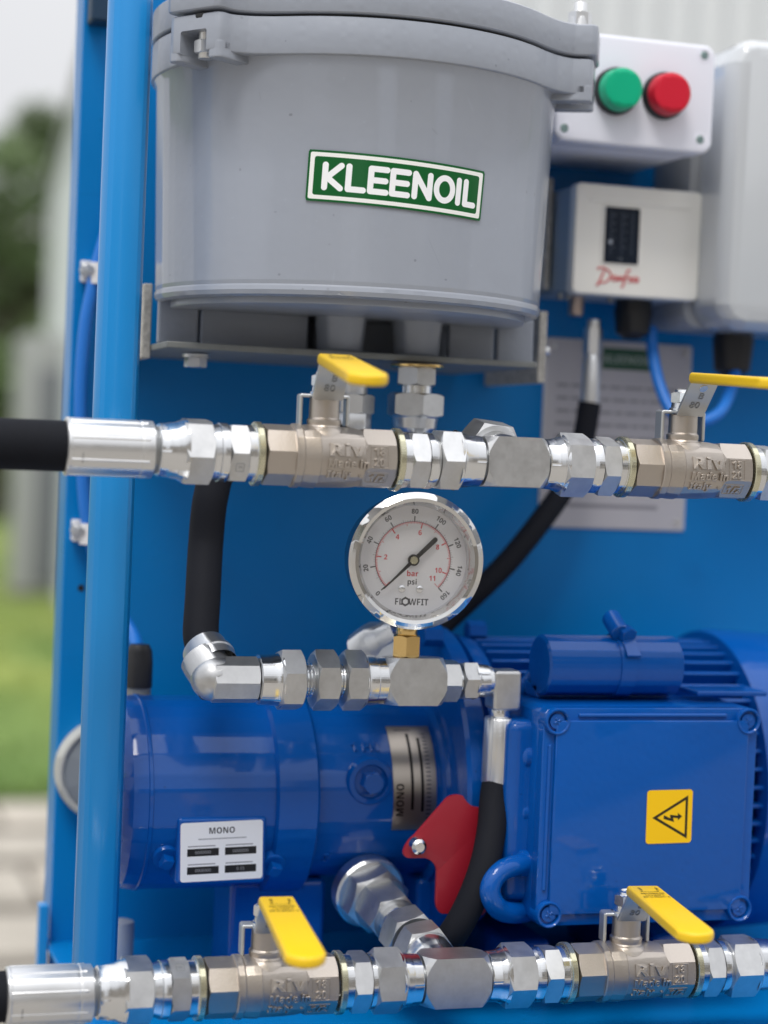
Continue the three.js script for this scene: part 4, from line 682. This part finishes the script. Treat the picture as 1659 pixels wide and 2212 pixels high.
  const b = at(878, 1395, GZ), yv = py => at(878, py, GZ).y - c.y, st = part(t, 'brass_stem', [bar(6, 0.0152, yv(1418), yv(1372), { axis: 'y', rot: -12 }), cyl(yv(1372), yv(1350), 0.0062, 'y'), cyl(yv(1432), yv(1416), 0.0068, 'y'), lathe([[yv(1424), 0.0078], [yv(1420), 0.008], [yv(1418), 0.0072]], 'y')].map(q => q.rotateY(6 * D)), M.brass);
  const off = V(b.x - c.x, 0, GZ - zf).applyAxisAngle(V(0, 1, 0), 6 * D); st.position.set(off.x, 0, off.z);
}
{
  // hose from the switch, behind the upper line to behind the gauge
  const t = thing('hydraulic_hose', 'black hose from the pressure switch, passing behind the upper line and the gauge', 'hose', [0, 0, 0]);
  const z = -0.233, y = py => at(1275, py, z).y, x = at(1278, 780, z).x;
  part(t, 'ferrule', [lathe([[y(884), 0.0062], [y(882), 0.0066], [y(775), 0.0064], [y(770), 0.0056], [y(752), 0.0056]], 'y', 40), bar(6, 0.0115, y(765), y(708), { axis: 'y', rot: 15 }), cyl(y(710), y(690), 0.005, 'y')].map(g => g.translate(x, 0, z)), M.zinc);
  part(t, 'rubber_hose', tube([V(x, y(870), z), at(1264, 930, z), at(1250, 990, z), at(1215, 1060, z + 0.004), at(1165, 1130, z + 0.01), at(1100, 1210, z + 0.014), at(1035, 1275, z + 0.018), at(960, 1345, z + 0.02), at(900, 1400, z + 0.03)], 0.0078, 100, 24), M.rubberPlain);
}

// ---------------------------------------------------------------- pump
const AY = -0.2085, AZ = -0.165;
{
  const xs = px => at(px, 1690, AZ + 0.055).x, x0 = at(245, 1700, AZ + 0.02).x;
  const t = thing('pump', 'glossy dark blue pump with a white label, behind the blue post', 'pump', [x0, AY, AZ]), X = px => xs(px) - x0, R = 0.0585;
  part(t, 'barrel', lathe([[0.0, 0], [0.0, R - 0.012], [0.002, R - 0.005], [0.006, R - 0.0012], [0.012, R], [X(598), R], [X(598), R - 0.01]], 'x', 120), M.pumpBlue);
  part(t, 'barrel_flange', lathe([[X(596), R - 0.01], [X(596), R + 0.002], [X(600), R + 0.0042], [X(682), R + 0.0042], [X(688), R + 0.0025], [X(690), R - 0.006]], 'x', 120), M.pumpBlue);
  const R2 = 0.053;
  part(t, 'bearing_housing', lathe([[X(686), R2 - 0.008], [X(688), R2], [X(700), R2 + 0.0004], [X(958), R2 + 0.0004], [X(962), R2 - 0.006]], 'x', 120), M.pumpBlue);
  part(t, 'lantern_flange', lathe([[X(955), R2 - 0.01], [X(957), 0.0575], [X(961), 0.06], [X(1000), 0.064], [X(1046), 0.07], [X(1046), 0.05]], 'x', 120), M.pumpBlue);
  // clamp rim seen under the barrel
  part(t, 'end_rim', lathe([[-0.0004, R - 0.0025], [0.0012, R + 0.0008], [0.0032, R + 0.0008], [0.0042, R - 0.001]], 'x', 96).translate(0.014, 0, 0), M.pumpBlue);
  const pl = at(800, 1688, AZ + R2); part(t, 'plug', [cyl(-0.01, 0.004, 0.0148, 'z', 0.0015), lathe([[0.003, 0.0148], [0.0055, 0.0135], [0.0058, 0.0105], [0.004, 0.0095]], 'z'), bar(6, 0.0118, 0.002, 0.012, { axis: 'z', rot: 15 })].map(g => g.translate(pl.x - x0, pl.y - AY, R2 - 0.004)), M.pumpBlue);
  const lb = at(430, 1870, AZ + R); for (const [px, py] of [[358, 1852], [590, 1868]]) { const p = at(px, py, AZ + R * 0.9); part(t, 'drain_plug', [cyl(-0.012, 0.002, 0.0078, 'z', 0.0012), bar(4, 0.0066, 0, 0.0075, { axis: 'z', rot: 20 })].map(g => xf(g, [p.x - x0, p.y - AY, R * 0.885], [0.5, 0, 0])), M.pumpBlue); }
  // cast letters on the housing
  const w = (s, size, px, ang, r) => { const g = text(s, size, 0.0016, fontB, [0, 0, 0], 0.0002), p = g.attributes.position; for (let i = 0; i < p.count; i++) { const a = ang + p.getY(i) / r, z = p.getZ(i) + r - 0.0003; p.setXYZ(i, X(px) + p.getX(i), z * Math.sin(a), z * Math.cos(a)); } g.computeVertexNormals(); return g; };
  part(t, 'cast_letters', [w('1 PN', 0.006, 768, 0.62, R2), w('B  3', 0.007, 676, -0.75, R2)], M.pumpBlue);
  // white label
  const lt = canvasTex(512, 360, (c, W, H) => { c.fillStyle = '#e6e8ee'; c.fillRect(0, 0, W, H); c.fillStyle = '#2a2b33'; c.textAlign = 'center'; c.font = 'bold 52px sans-serif'; c.fillText('MONO', W / 2, 72); c.fillStyle = '#9a9ba4'; c.fillRect(110, 100, 300, 7); for (const [x, y] of [[42, 160], [276, 160], [42, 270], [276, 270]]) { c.fillStyle = '#8a8b93'; c.fillRect(x + 4, y - 18, 170, 7); c.fillStyle = '#17181c'; c.fillRect(x, y, 196, 46); c.fillStyle = '#9fa0a6'; c.font = '26px sans-serif'; c.fillText(x > 200 && y > 200 ? '0.55' : '0000000', x + 98, y + 32); } });
  const wrap = (name, pxa, pxb, pya, pyb, r, tex, mat, n = 16) => {
    const a0 = Math.asin(Math.max(-1, Math.min(1, (at((pxa + pxb) / 2, pya, AZ + r * 0.9).y - AY) / r))), a1 = Math.asin(Math.max(-1, Math.min(1, (at((pxa + pxb) / 2, pyb, AZ + r * 0.9).y - AY) / r))), P = [], U = [], N = [];
    for (let i = 0; i < n; i++) for (const [u, v] of [[0, 0], [1, 0], [1, 1], [0, 0], [1, 1], [0, 1]]) { const f = (i + v) / n, a = a1 + (a0 - a1) * f; P.push(X(u ? pxb : pxa), r * Math.sin(a), r * Math.cos(a)); U.push(u, f); N.push(0, Math.sin(a), Math.cos(a)); }
    const g = new THREE.BufferGeometry(); g.setAttribute('position', new THREE.Float32BufferAttribute(P, 3)); g.setAttribute('uv', new THREE.Float32BufferAttribute(U, 2)); g.setAttribute('normal', new THREE.Float32BufferAttribute(N, 3)); return part(t, name, g, mat, null, true);
  };
  { const zl = AZ + 0.0605, q = at(479, 1838, zl), pad = part(t, 'label_pad', box(0.0535, 0.0395, 0.034, [q.x - x0, q.y - AY, 0.0433], 0.0025), M.pumpBlue);
    print(t, 'paper_label', 0.0492, 0.0348, lt, [q.x - x0, q.y - AY, 0.0606], [0, 0, 0.03], { r: 0.0018, label: 'white paper label with black boxes' }); }
  const bt = canvasTex(256, 640, (c, W, H) => { c.fillStyle = '#a79f96'; c.fillRect(0, 0, W, H); c.fillStyle = '#17171b'; for (const [x, a, b] of [[105, 60, 520], [165, 90, 530]]) c.fillRect(x, a, 16, b - a); c.save(); c.translate(62, 560); c.rotate(-Math.PI / 2); c.font = 'bold 60px sans-serif'; c.fillText('MONO', 0, 0); c.restore(); c.fillStyle = '#55525a'; for (let i = 0; i < 22; i++) c.fillRect(196, 60 + i * 24, 28, 8); c.fillRect(40, 30, 100, 8); });
  wrap('metal_nameplate', 853, 946, 1578, 1790, R2 + 0.001, bt, std(lin(1, 1, 1), 0.3, 0.9, { map: bt }), 40);
  for (const [px, py] of [[930, 1798]]) { const p = at(px - 45, py - 6, AZ + R2 * 0.86); part(t, 'plate_screw', lathe([[0, 0.0028], [0.001, 0.0026], [0.0018, 0.001], [0.0018, 0]], 'z', 16).translate(p.x - x0, p.y - AY, p.z - AZ), M.zinc); }
  part(t, 'foot', [box(0.06, 0.07, 0.05, [X(640), -0.086, 0], 0.004), box(0.03, 0.07, 0.06, [X(990), -0.086, 0], 0.004)], M.pumpBlue);
}
{
  // pump inlet: large fittings running forward to the lower tee
  const a = at(798, 1928, -0.118), b = V(0.0515, YB - 0.001, -0.012), L = a.distanceTo(b);
  const t = thing('suction_fitting', 'stack of large zinc nuts running from the pump forward to the lower tee', 'pipe fitting', [a.x, a.y, a.z]), P = g => { const q = g.clone(); q.applyQuaternion(along(a, b)); return q; };
  part(t, 'port_ring', P(lathe([[-0.012, 0.019], [-0.008, 0.0218], [0.001, 0.0222], [0.0025, 0.021], [0.003, 0.015]], 'x', 72)), M.zinc);
  part(t, 'large_hexagon', P(bar(6, 0.0352, 0.002, 0.017, { rot: 0, k1: 0.8, r1: 0.0165 })), M.zincFlat);
  part(t, 'reducer', P(bar(6, 0.0275, 0.015, 0.040, { rot: 8, k1: 0.7 })), M.zincFlat);
  part(t, 'neck', P(cyl(0.03, 0.06, 0.0108, 'x')), M.zincTurned);
  part(t, 'swivel_nut', P(bar(6, 0.0292, 0.052, 0.068, { rot: 4, k1: 0.7, k0: 0.7 })), M.zincFlat);
  part(t, 'rear_nut', P(bar(6, 0.0292, 0.072, 0.086, { rot: 10, k1: 0.7 })), M.zincFlat);
  part(t, 'swivel_collar', P(lathe([[0.084, 0.0142], [0.087, 0.0138], [0.094, 0.0136], [0.0965, 0.0125], [L, 0.0115]], 'x', 64)), M.zincTurned);
}
{
  // small things by the pump's left end
  const s = at(262, 1972, -0.205), t = thing('spacer', 'pale grey round spacer standing under the left end of the pump', 'spacer', [s.x, FY, -0.205]);
  part(t, 'cylinder', lathe([[0, 0], [0, 0.0072], [0.002, 0.0084], [0.026, 0.0086], [0.0285, 0.008], [0.0292, 0.006], [0.0292, 0]], 'y', 40), M.paleGrey);
  const d = at(234, 1668, -0.255), t2 = thing('round_cap', 'grey round cap with a pale rim, half hidden behind the blue post', 'cap', [d.x, d.y, PZ]);
  part(t2, 'rim', lathe([[0, 0.0335], [0.012, 0.0335], [0.015, 0.0322], [0.0155, 0.0305], [0.0145, 0.029]], 'z', 80), M.discRim);
  part(t2, 'face', cyl(0.0005, 0.0135, 0.0296, 'z', 0.001, 72), M.discGrey);
  const l = at(300, 1445, -0.19), t3 = thing('level_sensor', 'black capped sensor on a grey base above the left end of the pump', 'sensor', [l.x, at(300, 1507, -0.19).y, -0.19]);
  const yy = py => at(300, py, -0.19).y - t3.position.y;
  part(t3, 'base', lathe([[-0.006, 0.0078], [yy(1483), 0.0078], [yy(1480), 0.007], [yy(1480), 0]], 'y', 32), M.galv);
  part(t3, 'cap', lathe([[yy(1484), 0.0085], [yy(1430), 0.0085], [yy(1405), 0.0078], [yy(1392), 0.006], [yy(1390), 0]], 'y', 32), M.blackPlastic);
}
{
  // coupling guard
  const z = -0.07, o = at(980, 1840, z), S = new THREE.Shape(), q = (x, y) => { const p = at(x, y, z); return [p.x - o.x, p.y - o.y]; };
  S.moveTo(...q(868, 1838)); S.quadraticCurveTo(...q(872, 1818), ...q(892, 1802)); S.lineTo(...q(962, 1722)); S.quadraticCurveTo(...q(980, 1710), ...q(998, 1718)); S.quadraticCurveTo(...q(1010, 1742), ...q(1030, 1742)); S.quadraticCurveTo(...q(1066, 1752), ...q(1078, 1785)); S.lineTo(...q(1118, 1748)); S.lineTo(...q(1104, 1840)); S.lineTo(...q(1078, 1930)); S.lineTo(...q(1040, 1975)); S.lineTo(...q(952, 1972)); S.quadraticCurveTo(...q(936, 1966), ...q(938, 1935)); S.lineTo(...q(940, 1880)); S.quadraticCurveTo(...q(938, 1858), ...q(915, 1852)); S.lineTo(...q(880, 1852)); S.quadraticCurveTo(...q(868, 1850), ...q(868, 1838));
  const t = thing('coupling_guard', 'red coupling guard plate between the pump and the motor', 'guard', [o.x, o.y, z]);
  part(t, 'plate', slab(S, 0.003, 0.0008), M.guard);
  const b = q(897, 1824); part(t, 'bolt', [lathe([[0.003, 0.0054], [0.0042, 0.0054], [0.0075, 0.0045], [0.009, 0.0028], [0.0095, 0]], 'z', 28).translate(b[0], b[1], 0)], M.zincTurned);
}

// ---------------------------------------------------------------- motor
{
  const AZ = -0.172, MR = 0.09, xs = px => at(px, 1640, AZ + MR * 0.95).x, x0 = xs(1000), t = thing('electric_motor', 'large glossy blue electric motor with a square terminal box and a capacitor on top', 'motor', [x0, AY + 0.004, AZ]), X = px => xs(px) - x0, Y = AY + 0.004;
  const xe = X(1652);
  part(t, 'end_flange', lathe([[0.0, 0.05], [0.0, MR + 0.006], [0.002, MR + 0.009], [X(1042), MR + 0.009], [X(1046), MR + 0.006], [X(1049), MR + 0.0005], [X(1056), MR + 0.0005], [X(1060), MR + 0.0055], [X(1098), MR + 0.003], [X(1108), MR - 0.003], [X(1110), MR - 0.02]], 'x', 120), M.pumpBlue);
  part(t, 'stator', cyl(X(1100), xe + 0.012, MR - 0.009, 'x', 0.001, 96), M.pumpBlue);
  for (let i = 0; i < 26; i++) { const a = -0.9 + i * 0.125, r = MR - 0.004; if (a > 2.3) break; part(t, 'cooling_fin', xf(box(xe - X(1108), 0.013, 0.0026, [(xe + X(1108)) / 2, 0, 0], 0.0008), [0, r * Math.sin(a), r * Math.cos(a)], [Math.PI / 2 - a, 0, 0]), M.pumpBlue); }
  part(t, 'fan_cowl', lathe([[xe - 0.004, MR - 0.004], [xe - 0.003, MR + 0.008], [xe + 0.002, MR + 0.0095], [xe + 0.07, MR + 0.006], [xe + 0.08, MR - 0.01], [xe + 0.082, 0]], 'x', 120), M.pumpBlue);
  { const p = at(1643, 1478, AZ + MR * 0.8); const th = 0.62; part(t, 'cowl_screw', [xf(lathe([[0, 0.0078], [0.002, 0.0075], [0.0035, 0.005], [0.0035, 0]], 'z', 28), [xe + 0.0125, Math.sin(th) * (MR + 0.0085), Math.cos(th) * (MR + 0.0085)], [-th, 0, 0]), xf(box(0.009, 0.0016, 0.002, [0, 0, 0.0035], 0.0004), [xe + 0.0125, Math.sin(th) * (MR + 0.0085), Math.cos(th) * (MR + 0.0085)], [-th, 0, 0.6])], M.pumpBlue); }
  // capacitor with its strap
  const cz = -0.072, cy = at(1300, 1437, cz).y, cr = 0.0182, ca = at(1165, 1437, cz).x, cb = at(1452, 1440, cz).x, B = g => g.translate(0, cy - Y, cz - AZ);
  const cap = part(t, 'capacitor', B(lathe([[ca - x0, 0], [ca - x0, cr - 0.0015], [ca - x0 + 0.0012, cr], [cb - x0 - 0.0012, cr], [cb - x0, cr - 0.0015], [cb - x0, 0]], 'x', 80)), M.pumpBlue);
  const sx = at(1335, 1400, cz).x - x0; part(cap, 'strap', B(lathe([[sx - 0.005, cr - 0.001], [sx - 0.005, cr + 0.0009], [sx + 0.005, cr + 0.0009], [sx + 0.005, cr - 0.001]], 'x', 80)), M.pumpBlue);
  part(cap, 'strap_clamp', [xf(cyl(-0.009, 0.009, 0.0058, 'z', 0.001, 24), [sx - 0.003, cr + 0.006, 0.002], [0.5, 0, 0]), xf(bar(6, 0.0095, 0.007, 0.013, { axis: 'z' }), [sx - 0.001, cr + 0.0065, 0.0015], [0.5, 0.2, 0]), xf(box(0.009, 0.016, 0.0018, [0, 0, 0], 0.0006), [sx + 0.0018, cr * 0.72, cr * 0.79], [-0.8, 0, 0])].map(B), M.pumpBlue);
  part(t, 'capacitor_bracket', [box(cb - ca, 0.008, 0.02, [(ca + cb) / 2 - x0, cy - Y - cr + 0.002, cz - AZ - 0.012], 0.001), box(X(1600) - X(1452), 0.003, 0.028, [(X(1600) + X(1452)) / 2, at(1500, 1496, cz + 0.01).y - Y, cz - AZ + 0.002], 0.001)], M.pumpBlue);
  // eye for lifting at the far top left
  { const p = at(1128, 1352, -0.17); part(t, 'flange_bolt', [bar(6, 0.012, 0, 0.012, { rot: 10 }).translate(X(1100), p.y - Y - 0.004, 0.0), bar(6, 0.012, -0.012, 0, { rot: 10 }).translate(0, at(950, 1375, -0.13).y - Y, 0.035)], M.pumpBlue); }
  // terminal box
  const zf = -0.032, a = at(1150, 1968, zf), b = at(1634, 1532, zf), bx0 = 0.1125, bx1 = 0.2495, by0 = -0.2655, by1 = -0.1385, W = bx1 - bx0, H = by1 - by0, bc = [(bx0 + bx1) / 2 - x0, (by0 + by1) / 2 - Y], zr = zf - AZ;
  const ss = new THREE.Shape(), w2 = W / 2, h2 = H / 2; ss.moveTo(-w2 - 0.012, -h2 + 0.006); ss.lineTo(-w2, -h2); ss.lineTo(w2, -h2); ss.lineTo(w2, h2); ss.lineTo(-w2, h2); ss.lineTo(-w2 - 0.012, h2 - 0.018); ss.closePath();
  const base = part(t, 'terminal_box', [slab(roundRect(W, H, 0.006), 0.05, 0.001).translate(bc[0], bc[1], zr - 0.058), box(0.02, H - 0.02, 0.036, [bc[0] - W / 2 - 0.004, bc[1], zr - 0.036], 0.006)], M.pumpBlue);
  const lid = part(t, 'terminal_lid', slab(roundRect(W, H, 0.006), 0.0085, 0.0012, 3).translate(bc[0], bc[1], zr - 0.0085), M.pumpBlue);
  const raised = part(lid, 'lid_panel', slab(roundRect(W - 0.014, H - 0.014, 0.004), 0.0032, 0.0012, 3).translate(bc[0], bc[1], zr - 0.0002), M.pumpBlue);
  part(lid, 'lid_bead', [box(W - 0.042, 0.0022, 0.003, [bc[0], bc[1] + H / 2 - 0.0042, zr + 0.0002], 0.001), box(0.0022, H - 0.042, 0.003, [bc[0] - W / 2 + 0.0042, bc[1], zr + 0.0002], 0.001)], M.pumpBlue);
  for (const [sx, sy] of [[-1, 1], [1, 1], [-1, -1], [1, -1]]) {
    const p = [bc[0] + sx * (W / 2 - 0.0075), bc[1] + sy * (H / 2 - 0.0075), zr + 0.0015];
    part(lid, 'screw_boss', lathe([[-0.010, 0.0078], [0.0012, 0.0078], [0.0022, 0.0073], [0.0024, 0.0067], [0.0016, 0.006], [-0.001, 0.0058], [-0.001, 0]], 'z', 40).translate(...p), M.pumpBlue);
    part(lid, 'screw', [lathe([[-0.001, 0.0046], [0.0006, 0.0044], [0.001, 0.0036], [0.001, 0]], 'z', 28), box(0.005, 0.0012, 0.0012, [0, 0, 0.001], 0.0003, [0, 0, 0.5]), box(0.0012, 0.005, 0.0012, [0, 0, 0.001], 0.0003, [0, 0, 0.5])].map(g => g.translate(...p)), M.pumpBlue);
  }
  const wt = canvasTex(320, 340, (c, w, h) => { c.fillStyle = '#f5c400'; c.fillRect(0, 0, w, h); c.strokeStyle = '#1b1a12'; c.lineWidth = 17; c.lineJoin = 'miter'; c.beginPath(); c.moveTo(58, 176); c.lineTo(280, 52); c.lineTo(280, 300); c.closePath(); c.stroke(); c.fillStyle = '#1b1a12'; c.beginPath(); for (const [i, [x, y]] of [[122, 160], [168, 182], [164, 158], [220, 166], [218, 148], [250, 170], [222, 196], [220, 182], [186, 178], [196, 206], [120, 184]].entries()) c[i ? 'lineTo' : 'moveTo'](x, y); c.fill(); });
  const wp = at(1446, 1764, zf + 0.0035); print(t, 'warning_sticker', 0.0293, 0.0315, wt, [wp.x - x0, wp.y - Y, zr + 0.0034], [0, 0, 0.012], { r: 0.002, rough: 0.35, label: 'yellow high voltage warning sticker' });
  // painted cables and glands at the box's left side
  const Lp = (px, py, z) => { const p = at(px, py, z); return V(p.x - x0, p.y - Y, p.z - AZ); };
  const gl = (px, py, z, r) => { const p = Lp(px, py, z); return [lathe([[-0.012, r * 0.7], [-0.010, r * 0.95], [-0.002, r], [-0.002, r * 1.25], [0.004, r * 1.25], [0.004, 0]], 'x', 32).translate(p.x, p.y, p.z)]; };
  const gx0 = 1162; part(t, 'cable_gland', [...gl(gx0, 1632, -0.056, 0.0085), ...gl(gx0 - 4, 1752, -0.056, 0.0072), ...gl(gx0 - 6, 1864, -0.05, 0.008)], M.pumpBlue);
  part(t, 'gland_hole', [xf(cyl(-0.0125, -0.0115, 0.0055, 'x', 0.0003, 24), Lp(gx0, 1632, -0.056).toArray())], M.black);
  part(t, 'painted_cable', tube([Lp(1150, 1864, -0.05), Lp(1118, 1868, -0.046), Lp(1076, 1886, -0.042), Lp(1058, 1925, -0.04), Lp(1076, 1962, -0.042), Lp(1112, 1972, -0.05), Lp(1152, 1962, -0.07), Lp(1180, 1940, -0.09)], 0.0062, 60, 20), M.pumpBlue);
  part(t, 'painted_cable', tube([Lp(1152, 1755, -0.056), Lp(1132, 1745, -0.06), Lp(1108, 1715, -0.07), Lp(1094, 1660, -0.085), Lp(1096, 1590, -0.1), Lp(1118, 1505, -0.1), Lp(1150, 1462, -0.095), Lp(1172, 1440, -0.09)], 0.0046, 60, 18), M.pumpBlue);
  part(t, 'foot', [box(0.03, 0.035, 0.14, [X(1180), -0.105, 0], 0.004), box(0.03, 0.035, 0.14, [X(1500), -0.105, 0], 0.004)], M.pumpBlue);
}
renderer.render(scene, camera);
